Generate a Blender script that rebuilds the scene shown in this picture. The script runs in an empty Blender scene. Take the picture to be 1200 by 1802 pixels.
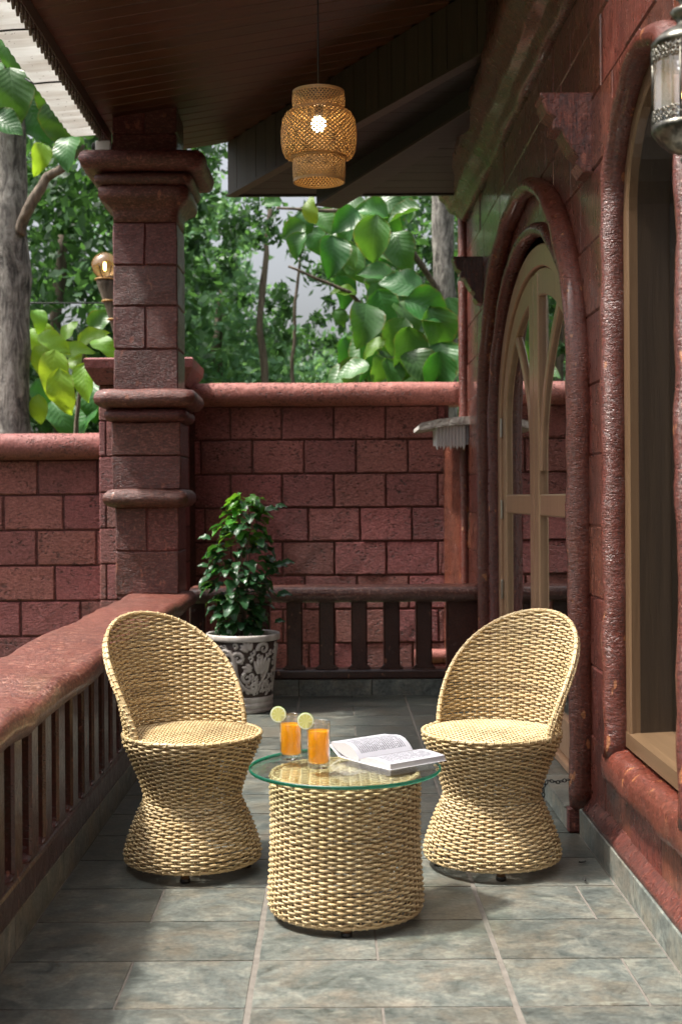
import bpy, math, random
import numpy as np
from mathutils import Vector, Matrix, noise as mnoise

random.seed(7); np.random.seed(7)
PI = math.pi
S = bpy.context.scene
COL = S.collection
R = math.radians

# ---------------------------------------------------------------- camera
HCAM = 1.14
cd = bpy.data.cameras.new('camera'); cam = bpy.data.objects.new('camera', cd); COL.objects.link(cam)
cd.sensor_fit = 'VERTICAL'; cd.sensor_height = 36.0; cd.sensor_width = 24.0
cd.lens = 36.0 * 2310 / 1802
cd.shift_x = 15 / 1802; cd.shift_y = -26 / 1802
cd.clip_start = 0.05; cd.clip_end = 2000
cam.location = (0, 0, HCAM)
cam.rotation_euler = (Matrix.Rotation(R(90), 4, 'X') @ Matrix.Rotation(R(-0.38), 4, 'Z')).to_euler()
cd.dof.use_dof = True; cd.dof.focus_distance = 4.4; cd.dof.aperture_fstop = 4.6
S.camera = cam

# ---------------------------------------------------------------- sky, sun, exposure
SUN_EL, SUN_AZ = R(64), R(-98)          # azimuth from +Y towards +X
w = bpy.data.worlds.new('World'); S.world = w; w.use_nodes = True
nt = w.node_tree; nt.nodes.clear()
sky = nt.nodes.new('ShaderNodeTexSky'); sky.sky_type = 'NISHITA'; sky.sun_disc = False
sky.sun_elevation = SUN_EL; sky.sun_rotation = SUN_AZ
sky.air_density = 1.0; sky.dust_density = 9.0; sky.ozone_density = 1.0
hs = nt.nodes.new('ShaderNodeHueSaturation'); hs.inputs['Saturation'].default_value = 0.38
bg = nt.nodes.new('ShaderNodeBackground'); bg.inputs[1].default_value = 0.15
wo = nt.nodes.new('ShaderNodeOutputWorld')
nt.links.new(sky.outputs[0], hs.inputs['Color']); nt.links.new(hs.outputs[0], bg.inputs[0]); nt.links.new(bg.outputs[0], wo.inputs[0])
sl = bpy.data.lights.new('sun', 'SUN'); sun = bpy.data.objects.new('sun', sl); COL.objects.link(sun)
sl.energy = 3.7; sl.angle = R(4); sl.color = (1, 0.95, 0.87)
sdir = Vector((math.sin(SUN_AZ) * math.cos(SUN_EL), math.cos(SUN_AZ) * math.cos(SUN_EL), math.sin(SUN_EL)))
sun.rotation_euler = sdir.to_track_quat('Z', 'Y').to_euler()
vs = S.view_settings
vs.view_transform = 'Standard'; vs.look = 'None'; vs.exposure = 0.95; vs.gamma = 1; vs.use_curve_mapping = False
S.render.engine = 'CYCLES'
S.cycles.max_bounces = 8; S.cycles.transparent_max_bounces = 24
S.cycles.use_denoising = True
try: S.cycles.denoiser = 'OPENIMAGEDENOISE'
except Exception: pass
S.cycles.sample_clamp_indirect = 6.0

# ---------------------------------------------------------------- node helpers
class NB:
    def __init__(self, name):
        self.m = bpy.data.materials.new(name); self.m.use_nodes = True
        self.nt = self.m.node_tree; self.nt.nodes.clear()
        self.out = self.nt.nodes.new('ShaderNodeOutputMaterial')
    def n(self, t, **kw):
        x = self.nt.nodes.new(t)
        for k, v in kw.items(): setattr(x, k, v)
        return x
    def l(self, a, b): self.nt.links.new(a, b)
    def setin(self, sock, v):
        if hasattr(v, 'is_output') or isinstance(v, bpy.types.NodeSocket): self.l(v, sock)
        else: sock.default_value = v
    def pos(self): return self.n('ShaderNodeNewGeometry').outputs['Position']
    def obj(self): return self.n('ShaderNodeTexCoord').outputs['Object']
    def uv(self): return self.n('ShaderNodeTexCoord').outputs['UV']
    def rnd(self): return self.n('ShaderNodeObjectInfo').outputs['Random']
    def mapv(self, v, scale=(1, 1, 1), loc=(0, 0, 0), rot=(0, 0, 0)):
        x = self.n('ShaderNodeMapping'); self.l(v, x.inputs['Vector'])
        x.inputs['Scale'].default_value = scale; x.inputs['Location'].default_value = loc; x.inputs['Rotation'].default_value = rot
        return x.outputs[0]
    def noise(self, v, scale, detail=4, rough=0.55, dist=0.0):
        x = self.n('ShaderNodeTexNoise'); self.l(v, x.inputs['Vector'])
        x.inputs['Scale'].default_value = scale; x.inputs['Detail'].default_value = detail
        x.inputs['Roughness'].default_value = rough; x.inputs['Distortion'].default_value = dist
        return x.outputs['Fac']
    def vor(self, v, scale, feature='F1'):
        x = self.n('ShaderNodeTexVoronoi', feature=feature); self.l(v, x.inputs['Vector']); x.inputs['Scale'].default_value = scale
        return x.outputs['Distance']
    def ramp(self, f, stops):
        x = self.n('ShaderNodeValToRGB'); self.l(f, x.inputs[0])
        el = x.color_ramp.elements
        while len(el) < len(stops): el.new(0.5)
        for e, (p, c) in zip(el, stops):
            e.position = p; e.color = (c, c, c, 1) if isinstance(c, (int, float)) else (*c, 1)
        return x.outputs[0]
    def mix(self, f, a, b, mode='MIX'):
        x = self.n('ShaderNodeMix', data_type='RGBA', blend_type=mode)
        self.setin(x.inputs[0], f)
        for s, v in ((x.inputs[6], a), (x.inputs[7], b)):
            if isinstance(v, tuple) and len(v) == 3: v = (*v, 1)
            self.setin(s, v)
        return x.outputs[2]
    def math(self, op, a, b=0.0):
        x = self.n('ShaderNodeMath', operation=op); self.setin(x.inputs[0], a); self.setin(x.inputs[1], b)
        return x.outputs[0]
    def sep(self, v):
        x = self.n('ShaderNodeSeparateXYZ'); self.l(v, x.inputs[0]); return x.outputs
    def bump(self, h, strength=0.3, dist=0.01, normal=None):
        x = self.n('ShaderNodeBump'); self.l(h, x.inputs['Height'])
        x.inputs['Strength'].default_value = strength; x.inputs['Distance'].default_value = dist
        if normal is not None: self.l(normal, x.inputs['Normal'])
        return x.outputs[0]
    def principled(self, color, rough=0.5, normal=None, **kw):
        b = self.n('ShaderNodeBsdfPrincipled')
        if isinstance(color, tuple) and len(color) == 3: color = (*color, 1)
        self.setin(b.inputs['Base Color'], color); self.setin(b.inputs['Roughness'], rough)
        if normal is not None: self.l(normal, b.inputs['Normal'])
        for k, v in kw.items(): self.setin(b.inputs[k.replace('_', ' ')], v)
        return b.outputs[0]
    def done(self, shader):
        self.l(shader, self.out.inputs['Surface']); return self.m

M = {}
def hsv_var(b, col, amt_v=0.2, amt_h=0.0):
    """vary a colour per object"""
    h = b.n('ShaderNodeHueSaturation'); b.setin(h.inputs['Color'], col if not (isinstance(col, tuple) and len(col) == 3) else (*col, 1))
    r = b.rnd()
    b.l(b.math('ADD', b.math('MULTIPLY', r, amt_v), 1 - amt_v / 2), h.inputs['Value'])
    if amt_h:
        r2 = b.math('FRACT', b.math('MULTIPLY', r, 7.31))
        b.l(b.math('ADD', b.math('MULTIPLY', r2, amt_h), 0.5 - amt_h / 2), h.inputs['Hue'])
    return h.outputs[0]

def laterite(name, c1, c2, rough, pit=1.0, flecks=None, streak=False, coat=0.0, grime=None, relief=0.5, ps=1.0, xsheen_wear=False, chisel_glint=None):
    b = NB(name); p = b.pos()
    big = b.noise(p, 2.2, 4); fine = b.noise(p, 26, 6, 0.6)
    col = b.mix(b.ramp(big, [(0.3, 0.0), (0.7, 1.0)]), c1, c2)
    col = b.mix(b.math('MULTIPLY', b.ramp(fine, [(0.35, 0.0), (0.75, 1.0)]), 0.45), col, tuple(x * 0.62 for x in c1))
    mask = b.ramp(b.noise(p, 7, 3), [(0.44, 0.0), (0.58, 1.0)])
    vp = b.mapv(p, (1, 1, 1.7))
    hole = b.ramp(b.vor(vp, 64 * ps), [(0.14, 1.0), (0.32, 0.0)])
    hole2 = b.ramp(b.noise(b.mapv(p, (1, 1, 1.9)), 58 * ps, 3, 0.55, 0.8), [(0.60, 0.0), (0.67, 1.0)])
    pits = b.math('MULTIPLY', b.math('MAXIMUM', hole, hole2), mask)
    col = b.mix(b.math('MULTIPLY', pits, min(1.0, 0.8 * pit)), col, tuple(x * 0.14 for x in c1))
    h = b.math('SUBTRACT', b.math('ADD', b.math('MULTIPLY', fine, 0.35), b.math('MULTIPLY', b.noise(p, 9, 3), 0.6)), b.math('MULTIPLY', pits, 0.9 * pit))
    if streak:
        st = b.noise(b.mapv(p, (95, 95, 11)), 1.0, 8, 0.72)
        h = b.math('ADD', h, b.math('MULTIPLY', st, 0.55))
        col = b.mix(b.math('MULTIPLY', b.ramp(st, [(0.50, 0.0), (0.58, 1.0)]), 0.7), col, (0.25, 0.080, 0.050))
        col = b.mix(b.math('MULTIPLY', b.ramp(st, [(0.40, 1.0), (0.48, 0.0)]), 0.75), col, (0.030, 0.009, 0.007))
        pat = b.ramp(b.noise(p, 3.3, 5, 0.6), [(0.45, 0.0), (0.6, 1.0)])
        col = b.mix(b.math('MULTIPLY', pat, 0.35), col, (0.070, 0.036, 0.028))
    if chisel_glint:
        ck = b.noise(b.mapv(p, (42, 42, 95), rot=(0.5, 0.75, 0.3)), 1.0, 6, 0.72)
        h = b.math('ADD', h, b.math('MULTIPLY', ck, 0.9))
        col = b.mix(b.math('MULTIPLY', b.ramp(ck, [(0.53, 0.0), (0.60, 1.0)]), 0.7), col, chisel_glint)  # pale speckles put the stone's glints into the colour
        col = b.mix(b.math('MULTIPLY', b.ramp(ck, [(0.40, 1.0), (0.47, 0.0)]), 0.7), col, tuple(x * 0.4 for x in c1))
    if xsheen_wear:
        st = b.noise(b.mapv(p, (7, 110, 60)), 1.0, 5, 0.7)
        h = b.math('ADD', h, b.math('MULTIPLY', st, 0.6))
        col = b.mix(b.math('MULTIPLY', b.ramp(st, [(0.5, 0.0), (0.66, 1.0)]), 0.4), col, (0.34, 0.16, 0.12))  # pale cross streaks put the cap's sheen into the colour
        z_ = b.sep(p)[2]; ed = b.ramp(b.math('ADD', z_, b.math('MULTIPLY', b.noise(p, 14, 4), 0.05)), [(0.585, 1.0), (0.612, 0.0)])
        col = b.mix(b.math('MULTIPLY', ed, 0.55), col, (0.16, 0.115, 0.095))
    if flecks:
        fm = b.ramp(b.noise(b.mapv(p, (1, 1, 0.45)), 30, 2, 0.4), [(0.69, 0.0), (0.72, 1.0)])
        col = b.mix(fm, col, flecks)
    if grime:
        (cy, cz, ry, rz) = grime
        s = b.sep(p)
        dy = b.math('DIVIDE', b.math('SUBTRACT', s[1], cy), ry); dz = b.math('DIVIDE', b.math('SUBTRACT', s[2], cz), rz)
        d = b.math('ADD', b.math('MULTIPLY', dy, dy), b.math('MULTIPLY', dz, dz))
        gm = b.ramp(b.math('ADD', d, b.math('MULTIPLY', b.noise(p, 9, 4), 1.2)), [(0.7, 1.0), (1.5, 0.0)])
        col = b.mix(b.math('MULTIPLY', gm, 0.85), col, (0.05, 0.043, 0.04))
    gn = b.noise(p, 120, 4, 0.7)
    col = b.mix(0.55, col, b.mix(1.0, col, b.ramp(gn, [(0.38, 0.35), (0.5, 0.9), (0.62, 1.6)]), 'MULTIPLY'))
    col = hsv_var(b, col, 0.42, 0.016)
    rg = b.math('ADD', b.math('MULTIPLY', fine, 0.3), rough - 0.15)
    nrm = b.bump(h, relief, 0.02)
    return b.done(b.principled(col, rg, nrm, Coat_Weight=coat, Coat_Roughness=0.14))

M['blockwall'] = laterite('pink_red_painted_laterite', (0.300, 0.088, 0.080), (0.225, 0.066, 0.060), 0.72, 1.25, relief=0.9, ps=0.45, chisel_glint=(0.33, 0.12, 0.11))
M['blockcap'] = laterite('pink_red_wall_coping', (0.31, 0.095, 0.082), (0.235, 0.072, 0.063), 0.66, 1.1, relief=0.8, ps=0.62)
M['mortar'] = laterite('pink_red_mortar', (0.115, 0.032, 0.028), (0.09, 0.026, 0.023), 0.8, 0.0)
M['column'] = laterite('dark_red_column_stone', (0.135, 0.031, 0.024), (0.095, 0.022, 0.018), 0.46, 0.7, (0.25, 0.08, 0.05), coat=0.12, relief=0.5, ps=1.3, chisel_glint=(0.24, 0.088, 0.070))
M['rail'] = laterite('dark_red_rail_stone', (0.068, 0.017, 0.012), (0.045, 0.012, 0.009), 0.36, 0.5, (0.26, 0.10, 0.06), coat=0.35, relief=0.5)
M['railcap'] = laterite('worn_red_rail_cap', (0.195, 0.047, 0.029), (0.12, 0.032, 0.022), 0.36, 0.5, (0.32, 0.16, 0.12), coat=0.35, relief=0.6, xsheen_wear=True, chisel_glint=(0.40, 0.19, 0.13))
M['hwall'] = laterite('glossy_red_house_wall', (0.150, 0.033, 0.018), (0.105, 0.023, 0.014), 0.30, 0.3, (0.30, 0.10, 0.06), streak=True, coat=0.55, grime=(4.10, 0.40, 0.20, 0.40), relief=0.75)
M['roll'] = laterite('glossy_red_roll_moulding', (0.150, 0.033, 0.019), (0.105, 0.024, 0.015), 0.30, 0.3, (0.36, 0.14, 0.055), coat=0.4, relief=0.5, chisel_glint=(0.155, 0.050, 0.034))

def wood(name, c1, c2, axis, rough=0.45, var=0.2, coat=0.0):
    b = NB(name); p = b.pos()
    sc = {'x': (1.2, 22, 22), 'y': (22, 1.2, 22), 'z': (22, 22, 1.2)}[axis]
    g = b.noise(b.mapv(p, sc), 1.6, 6, 0.62, 0.4)
    col = b.mix(b.ramp(g, [(0.3, 0.0), (0.7, 1.0)]), c1, c2)
    col = hsv_var(b, col, var, 0.01)
    return b.done(b.principled(col, rough, b.bump(g, 0.18, 0.01), Coat_Weight=coat, Coat_Roughness=0.25))
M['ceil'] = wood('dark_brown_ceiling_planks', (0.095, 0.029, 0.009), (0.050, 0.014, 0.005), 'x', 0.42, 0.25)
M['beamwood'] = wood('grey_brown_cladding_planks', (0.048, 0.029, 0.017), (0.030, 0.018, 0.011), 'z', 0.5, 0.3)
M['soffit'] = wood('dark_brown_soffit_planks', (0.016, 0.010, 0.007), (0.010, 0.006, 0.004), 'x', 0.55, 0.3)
M['doorwood'] = wood('tan_door_wood', (0.39, 0.235, 0.14), (0.29, 0.17, 0.10), 'z', 0.32, 0.1, 0.3)
M['winwood'] = wood('brown_window_wood', (0.15, 0.090, 0.048), (0.11, 0.064, 0.034), 'z', 0.30, 0.1, 0.3)
M['winwoodh'] = wood('brown_window_sill_wood', (0.15, 0.092, 0.05), (0.11, 0.066, 0.036), 'y', 0.30, 0.1, 0.3)
M['jamb'] = wood('dark_brown_window_lining', (0.038, 0.023, 0.013), (0.025, 0.015, 0.009), 'z', 0.4, 0.1)

def slate(name, bright=0.46, rough=0.38):
    b = NB(name); p0 = b.pos(); r = b.rnd()
    cmb = b.n('ShaderNodeCombineXYZ'); b.l(b.math('MULTIPLY', r, 37.0), cmb.inputs[0]); b.l(b.math('MULTIPLY', r, 91.0), cmb.inputs[1])
    va = b.n('ShaderNodeVectorMath', operation='ADD'); b.l(p0, va.inputs[0]); b.l(cmb.outputs[0], va.inputs[1]); p = va.outputs[0]
    a = b.noise(p, 8.5, 10, 0.70, 0.7); c = b.noise(p, 5.0, 6, 0.62, 0.6); f = b.noise(p, 55, 5, 0.65)
    k = bright
    col = b.ramp(a, [(0.33, (0.085 * k, 0.10 * k, 0.092 * k)), (0.45, (0.18 * k, 0.205 * k, 0.188 * k)), (0.54, (0.25 * k, 0.272 * k, 0.242 * k)), (0.66, (0.40 * k, 0.395 * k, 0.33 * k))])
    col = b.mix(b.math('MULTIPLY', b.ramp(c, [(0.46, 0.0), (0.62, 1.0)]), 0.6), col, (0.30 * k, 0.25 * k, 0.18 * k))
    vein = b.ramp(b.noise(b.mapv(p, (2.5, 9, 9)), 1.5, 6, 0.7, 1.2), [(0.475, 0.0), (0.5, 1.0), (0.525, 0.0)])
    col = b.mix(b.math('MULTIPLY', vein, 0.6), col, (0.07, 0.075, 0.07))
    gn = b.noise(p, 75, 6, 0.75); g2 = b.noise(b.mapv(p, (14, 26, 20)), 1.0, 8, 0.72, 0.5)
    col = b.mix(0.5, col, b.mix(1.0, col, b.ramp(gn, [(0.38, 0.5), (0.5, 0.95), (0.62, 1.45)]), 'MULTIPLY'))
    col = b.mix(b.math('MULTIPLY', b.ramp(g2, [(0.36, 1.0), (0.44, 0.0)]), 0.7), col, (0.045, 0.055, 0.05))
    col = b.mix(b.math('MULTIPLY', b.ramp(g2, [(0.56, 0.0), (0.64, 1.0)]), 0.5), col, (0.21, 0.22, 0.18))
    col = hsv_var(b, col, 0.30, 0.02)
    h = b.math('ADD', b.math('MULTIPLY', a, 0.8), b.math('MULTIPLY', f, 0.25))
    return b.done(b.principled(col, b.math('ADD', b.math('MULTIPLY', a, 0.3), rough - 0.15), b.bump(h, 0.35, 0.008)))
M['slate'] = slate('grey_green_slate_tile')
M['kerb'] = slate('pale_green_kerb_stone', 0.70, 0.5)
b = NB('grey_brown_grout'); M['grout'] = b.done(b.principled(b.mix(b.noise(b.pos(), 30, 4), (0.07, 0.062, 0.052), (0.20, 0.18, 0.155)), 0.85))

def wicker(name, c1, c2, c3):
    b = NB(name); p = b.obj(); f = b.noise(p, 55, 3); g = b.noise(p, 9, 3); s = b.noise(b.mapv(p, (30, 30, 190)), 1, 2)
    col = b.mix(b.ramp(g, [(0.35, 0.0), (0.65, 1.0)]), c1, c2)
    col = b.mix(b.math('MULTIPLY', b.ramp(b.math('ADD', b.math('MULTIPLY', f, .5), b.math('MULTIPLY', s, .5)), [(0.48, 0.0), (0.64, 1.0)]), 0.6), col, c3)
    rowv = b.noise(b.mapv(p, (3, 3, 170)), 1.0, 2)
    col = b.mix(0.8, col, b.mix(1.0, col, b.ramp(rowv, [(0.32, 0.60), (0.5, 1.0), (0.68, 1.18)]), 'MULTIPLY'))
    pr = b.principled(col, 0.42, b.bump(f, 0.12, 0.002), Coat_Weight=0.08, Coat_Roughness=0.35)
    tr = b.n('ShaderNodeBsdfTranslucent'); b.l(col, tr.inputs[0])
    mx = b.n('ShaderNodeMixShader'); mx.inputs[0].default_value = 0.08; b.l(pr, mx.inputs[1]); b.l(tr.outputs[0], mx.inputs[2])
    return b.done(mx.outputs[0])
M['wicker'] = wicker('straw_wicker', (0.575, 0.432, 0.222), (0.635, 0.497, 0.28), (0.35, 0.22, 0.092))
M['stake'] = wicker('straw_wicker_stakes', (0.34, 0.235, 0.11), (0.40, 0.29, 0.15), (0.20, 0.125, 0.055))
M['foot'] = NB('brown_foot'); M['foot'] = M['foot'].done(M['foot'].principled((0.16, 0.085, 0.04), 0.4))
b = NB('black_rubber'); M['black'] = b.done(b.principled((0.012, 0.011, 0.01), 0.5))

def thin_glass(name, tint, refl=1.0, ior=1.5, rough=0.0):
    b = NB(name)
    t = b.n('ShaderNodeBsdfTransparent'); t.inputs[0].default_value = (*tint, 1)
    g = b.n('ShaderNodeBsdfGlossy'); g.inputs['Roughness'].default_value = rough; g.inputs[0].default_value = (1, 1, 1, 1)
    fr = b.n('ShaderNodeFresnel'); bf = b.n('ShaderNodeNewGeometry').outputs['Backfacing']
    b.l(b.math('ADD', ior, b.math('MULTIPLY', bf, 1 / ior - ior)), fr.inputs[0])
    mx = b.n('ShaderNodeMixShader'); b.l(b.math('MULTIPLY', fr.outputs[0], refl), mx.inputs[0]); b.l(t.outputs[0], mx.inputs[1]); b.l(g.outputs[0], mx.inputs[2])
    return b.done(mx.outputs[0])
M['pane'] = thin_glass('window_glass', (0.55, 0.58, 0.57), 1.6, 1.7)
M['clear'] = thin_glass('clear_glass', (0.96, 0.97, 0.97), 1.8, 1.5)
M['tabletop'] = thin_glass('greenish_table_glass', (0.93, 0.97, 0.95), 0.7, 1.5)
b = NB('smoked_amber_glass'); t_ = b.n('ShaderNodeBsdfTransparent'); t_.inputs[0].default_value = (0.85, 0.72, 0.55, 1); q_ = b.n('ShaderNodeBsdfTranslucent'); q_.inputs[0].default_value = (0.75, 0.52, 0.26, 1)
g_ = b.n('ShaderNodeBsdfGlossy'); g_.inputs['Roughness'].default_value = 0.05; m1 = b.n('ShaderNodeMixShader'); m1.inputs[0].default_value = 0.10; b.l(t_.outputs[0], m1.inputs[1]); b.l(q_.outputs[0], m1.inputs[2])
m2 = b.n('ShaderNodeMixShader'); m2.inputs[0].default_value = 0.12; b.l(m1.outputs[0], m2.inputs[1]); b.l(g_.outputs[0], m2.inputs[2]); M['smoke'] = b.done(m2.outputs[0])
b = NB('lantern_glass'); t_ = b.n('ShaderNodeBsdfTransparent'); t_.inputs[0].default_value = (0.8, 0.86, 0.9, 1); q_ = b.n('ShaderNodeBsdfTranslucent'); q_.inputs[0].default_value = (0.75, 0.86, 0.92, 1)  # pale blue translucent tint stands in for reflections on the glass
g_ = b.n('ShaderNodeBsdfGlossy'); g_.inputs['Roughness'].default_value = 0.12; m1 = b.n('ShaderNodeMixShader'); m1.inputs[0].default_value = 0.3; b.l(t_.outputs[0], m1.inputs[1]); b.l(q_.outputs[0], m1.inputs[2])
m2 = b.n('ShaderNodeMixShader'); m2.inputs[0].default_value = 0.2; b.l(m1.outputs[0], m2.inputs[1]); b.l(g_.outputs[0], m2.inputs[2]); M['lantern_glass'] = b.done(m2.outputs[0])
b = NB('green_glass_edge')
g1 = b.n('ShaderNodeBsdfGlossy'); g1.inputs['Roughness'].default_value = 0.05
t1 = b.n('ShaderNodeBsdfTranslucent'); t1.inputs[0].default_value = (0.03, 0.30, 0.19, 1)
d1 = b.n('ShaderNodeBsdfDiffuse'); d1.inputs[0].default_value = (0.008, 0.085, 0.055, 1)
m1 = b.n('ShaderNodeMixShader'); m1.inputs[0].default_value = 0.5; b.l(t1.outputs[0], m1.inputs[1]); b.l(d1.outputs[0], m1.inputs[2])
m2 = b.n('ShaderNodeMixShader'); m2.inputs[0].default_value = 0.08; b.l(m1.outputs[0], m2.inputs[1]); b.l(g1.outputs[0], m2.inputs[2])
M['glassedge'] = b.done(m2.outputs[0])
b = NB('orange_juice')
pr = b.principled((1.0, 0.50, 0.02), 0.15, None)
tr = b.n('ShaderNodeBsdfTranslucent'); tr.inputs[0].default_value = (1.0, 0.64, 0.04, 1)
mx = b.n('ShaderNodeMixShader'); mx.inputs[0].default_value = 0.6; b.l(pr, mx.inputs[1]); b.l(tr.outputs[0], mx.inputs[2])
M['juice'] = b.done(mx.outputs[0])
# lime slice: disc with UV-less object coords (disc lies in local xy)
b = NB('lime_slice'); o = b.obj(); s = b.sep(o)
rr = b.math('SQRT', b.math('ADD', b.math('MULTIPLY', s[0], s[0]), b.math('MULTIPLY', s[1], s[1])))
ang = b.n('ShaderNodeMath', operation='ARCTAN2'); b.l(s[1], ang.inputs[0]); b.l(s[0], ang.inputs[1])
seg = b.math('ABSOLUTE', b.math('SINE', b.math('MULTIPLY', ang.outputs[0], 4.5)))
segm = b.ramp(seg, [(0.10, 0.0), (0.28, 1.0)])
pulp = b.mix(segm, (0.90, 0.88, 0.62), (0.74, 0.72, 0.26))
ring = b.ramp(b.math('DIVIDE', rr, 0.0235), [(0.78, 0.0), (0.82, 0.5), (0.94, 0.5), (0.975, 1.0)])
col = b.mix(b.ramp(ring, [(0.2, 0.0), (0.5, 1.0)]), pulp, (0.92, 0.93, 0.76)); col = b.mix(b.ramp(ring, [(0.6, 0.0), (0.95, 1.0)]), col, (0.22, 0.36, 0.03))
pr = b.principled(col, 0.3); tr = b.n('ShaderNodeBsdfTranslucent'); b.l(col, tr.inputs[0])
mx = b.n('ShaderNodeMixShader'); mx.inputs[0].default_value = 0.4; b.l(pr, mx.inputs[1]); b.l(tr.outputs[0], mx.inputs[2])
M['lime'] = b.done(mx.outputs[0])
# printed page: uv in 0..1
b = NB('printed_page'); uv = b.uv(); s = b.sep(uv)
ln = b.math('FRACT', b.math('MULTIPLY', s[1], 26.0))
row = b.math('FLOOR', b.math('MULTIPLY', s[1], 26.0))
cmb = b.n('ShaderNodeCombineXYZ'); b.l(b.math('MULTIPLY', s[0], 1.0), cmb.inputs[0]); b.l(b.math('MULTIPLY', row, 3.7), cmb.inputs[1])
word = b.ramp(b.noise(b.mapv(cmb.outputs[0], (38, 1, 1)), 1.0, 2), [(0.40, 0.0), (0.46, 1.0)])
lm = b.ramp(b.math('ABSOLUTE', b.math('SUBTRACT', ln, 0.5)), [(0.20, 1.0), (0.30, 0.0)])
mu = b.math('MULTIPLY', b.math('GREATER_THAN', s[0], 0.12), b.math('LESS_THAN', s[0], 0.88))
mv = b.math('MULTIPLY', b.math('GREATER_THAN', s[1], 0.09), b.math('LESS_THAN', s[1], 0.91))
ink = b.math('MULTIPLY', b.math('MULTIPLY', lm, word), b.math('MULTIPLY', mu, mv))
M['page'] = b.done(b.principled(b.mix(b.math('MULTIPLY', ink, 0.95), (0.36, 0.36, 0.40), (0.015, 0.015, 0.02)), 0.6))
b = NB('paper_edges'); s = b.sep(b.obj())
M['paperedge'] = b.done(b.principled(b.mix(b.math('FRACT', b.math('MULTIPLY', s[2], 700.0)), (0.52, 0.51, 0.53), (0.34, 0.33, 0.34)), 0.7))
b = NB('pot_glaze_dark'); M['potdark'] = b.done(b.principled(b.mix(b.noise(b.obj(), 18, 4), (0.035, 0.022, 0.018), (0.07, 0.045, 0.036)), 0.45))
b = NB('pot_glaze_white'); M['potwhite'] = b.done(b.principled(b.mix(b.ramp(b.noise(b.obj(), 20, 4), [(.35, 0.), (.7, 1.)]), (0.62, 0.58, 0.54), (0.40, 0.35, 0.32)), 0.38))
b = NB('potting_soil'); M['soil'] = b.done(b.principled(b.mix(b.noise(b.obj(), 60, 4), (0.02, 0.014, 0.01), (0.06, 0.04, 0.03)), 0.95, b.bump(b.noise(b.obj(), 50, 4), 1.0, 0.02)))

def leafmat(name, c1, c2, trans, tl=0.45, rough=0.35, veins=True, varh=0.04, varv=0.5):
    b = NB(name)
    p = b.pos(); g = b.noise(p, 9, 3)
    col = b.mix(g, c1, c2)
    tc = b.mix(g, trans, tuple(x * 0.75 for x in trans))
    nrm = None
    if veins:
        s = b.sep(b.uv())
        vx = b.math('ABSOLUTE', b.math('SUBTRACT', s[0], 0.5))
        mid = b.ramp(vx, [(0.008, 1.0), (0.03, 0.0)])
        sv = b.math('FRACT', b.math('MULTIPLY', b.math('SUBTRACT', s[1], b.math('MULTIPLY', vx, 0.55)), 9.0))
        side = b.ramp(b.math('ABSOLUTE', b.math('SUBTRACT', sv, 0.5)), [(0.02, 1.0), (0.09, 0.0)])
        vein = b.math('MAXIMUM', mid, b.math('MULTIPLY', side, 0.55))
        col = b.mix(b.math('MULTIPLY', vein, 0.18), col, tuple(min(1, x * 1.7 + 0.03) for x in c2))
        bub = b.math('SUBTRACT', b.math('MULTIPLY', b.math('ABSOLUTE', b.math('SUBTRACT', sv, 0.5)), 0.6), b.math('MULTIPLY', mid, 0.5))
        nrm = b.bump(b.math('ADD', bub, b.math('MULTIPLY', g, 0.8)), 0.16, 0.03)
    if veins:
        eb = b.ramp(b.math('ADD', vx, b.math('MULTIPLY', b.noise(p, 22, 3), 0.22)), [(0.56, 0.0), (0.64, 1.0)])
        col = b.mix(b.math('MULTIPLY', eb, 0.6), col, (0.16, 0.12, 0.03)); tc = b.mix(b.math('MULTIPLY', eb, 0.6), tc, (0.30, 0.22, 0.04))
    col = hsv_var(b, col, varv, varh); tc = hsv_var(b, tc, varv, varh)
    pr = b.principled(col, rough, nrm)
    tr = b.n('ShaderNodeBsdfTranslucent'); b.l(tc, tr.inputs[0])
    mx = b.n('ShaderNodeMixShader'); mx.inputs[0].default_value = tl; b.l(pr, mx.inputs[1]); b.l(tr.outputs[0], mx.inputs[2])
    return b.done(mx.outputs[0])
M['teak'] = leafmat('teak_leaf_green', (0.028, 0.095, 0.022), (0.05, 0.145, 0.035), (0.10, 0.30, 0.02), 0.30, 0.40)
M['teaklight'] = leafmat('teak_leaf_young', (0.11, 0.24, 0.022), (0.17, 0.32, 0.035), (0.40, 0.60, 0.03), 0.5, 0.45)
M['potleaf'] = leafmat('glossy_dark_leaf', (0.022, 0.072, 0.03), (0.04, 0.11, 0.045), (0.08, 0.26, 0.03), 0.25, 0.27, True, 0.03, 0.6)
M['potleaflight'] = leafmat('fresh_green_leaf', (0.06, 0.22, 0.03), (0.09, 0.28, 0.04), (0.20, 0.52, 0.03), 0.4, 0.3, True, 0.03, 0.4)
def crownmat(name, c1, c2, trans):
    b = NB(name); p = b.pos(); g = b.noise(p, 1.3, 3); f = b.noise(p, 14, 2)
    k = b.math('ADD', b.math('MULTIPLY', g, 0.6), b.math('MULTIPLY', f, 0.4))
    col = b.mix(b.ramp(k, [(0.35, 0.), (0.65, 1.)]), c1, c2)
    pr = b.principled(col, 0.5); tr = b.n('ShaderNodeBsdfTranslucent'); tr.inputs[0].default_value = (*trans, 1)
    mx = b.n('ShaderNodeMixShader'); mx.inputs[0].default_value = 0.4; b.l(pr, mx.inputs[1]); b.l(tr.outputs[0], mx.inputs[2])
    return b.done(mx.outputs[0])
M['crown_dark'] = crownmat('deep_green_foliage', (0.022, 0.062, 0.028), (0.055, 0.125, 0.048), (0.10, 0.24, 0.045))
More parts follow.
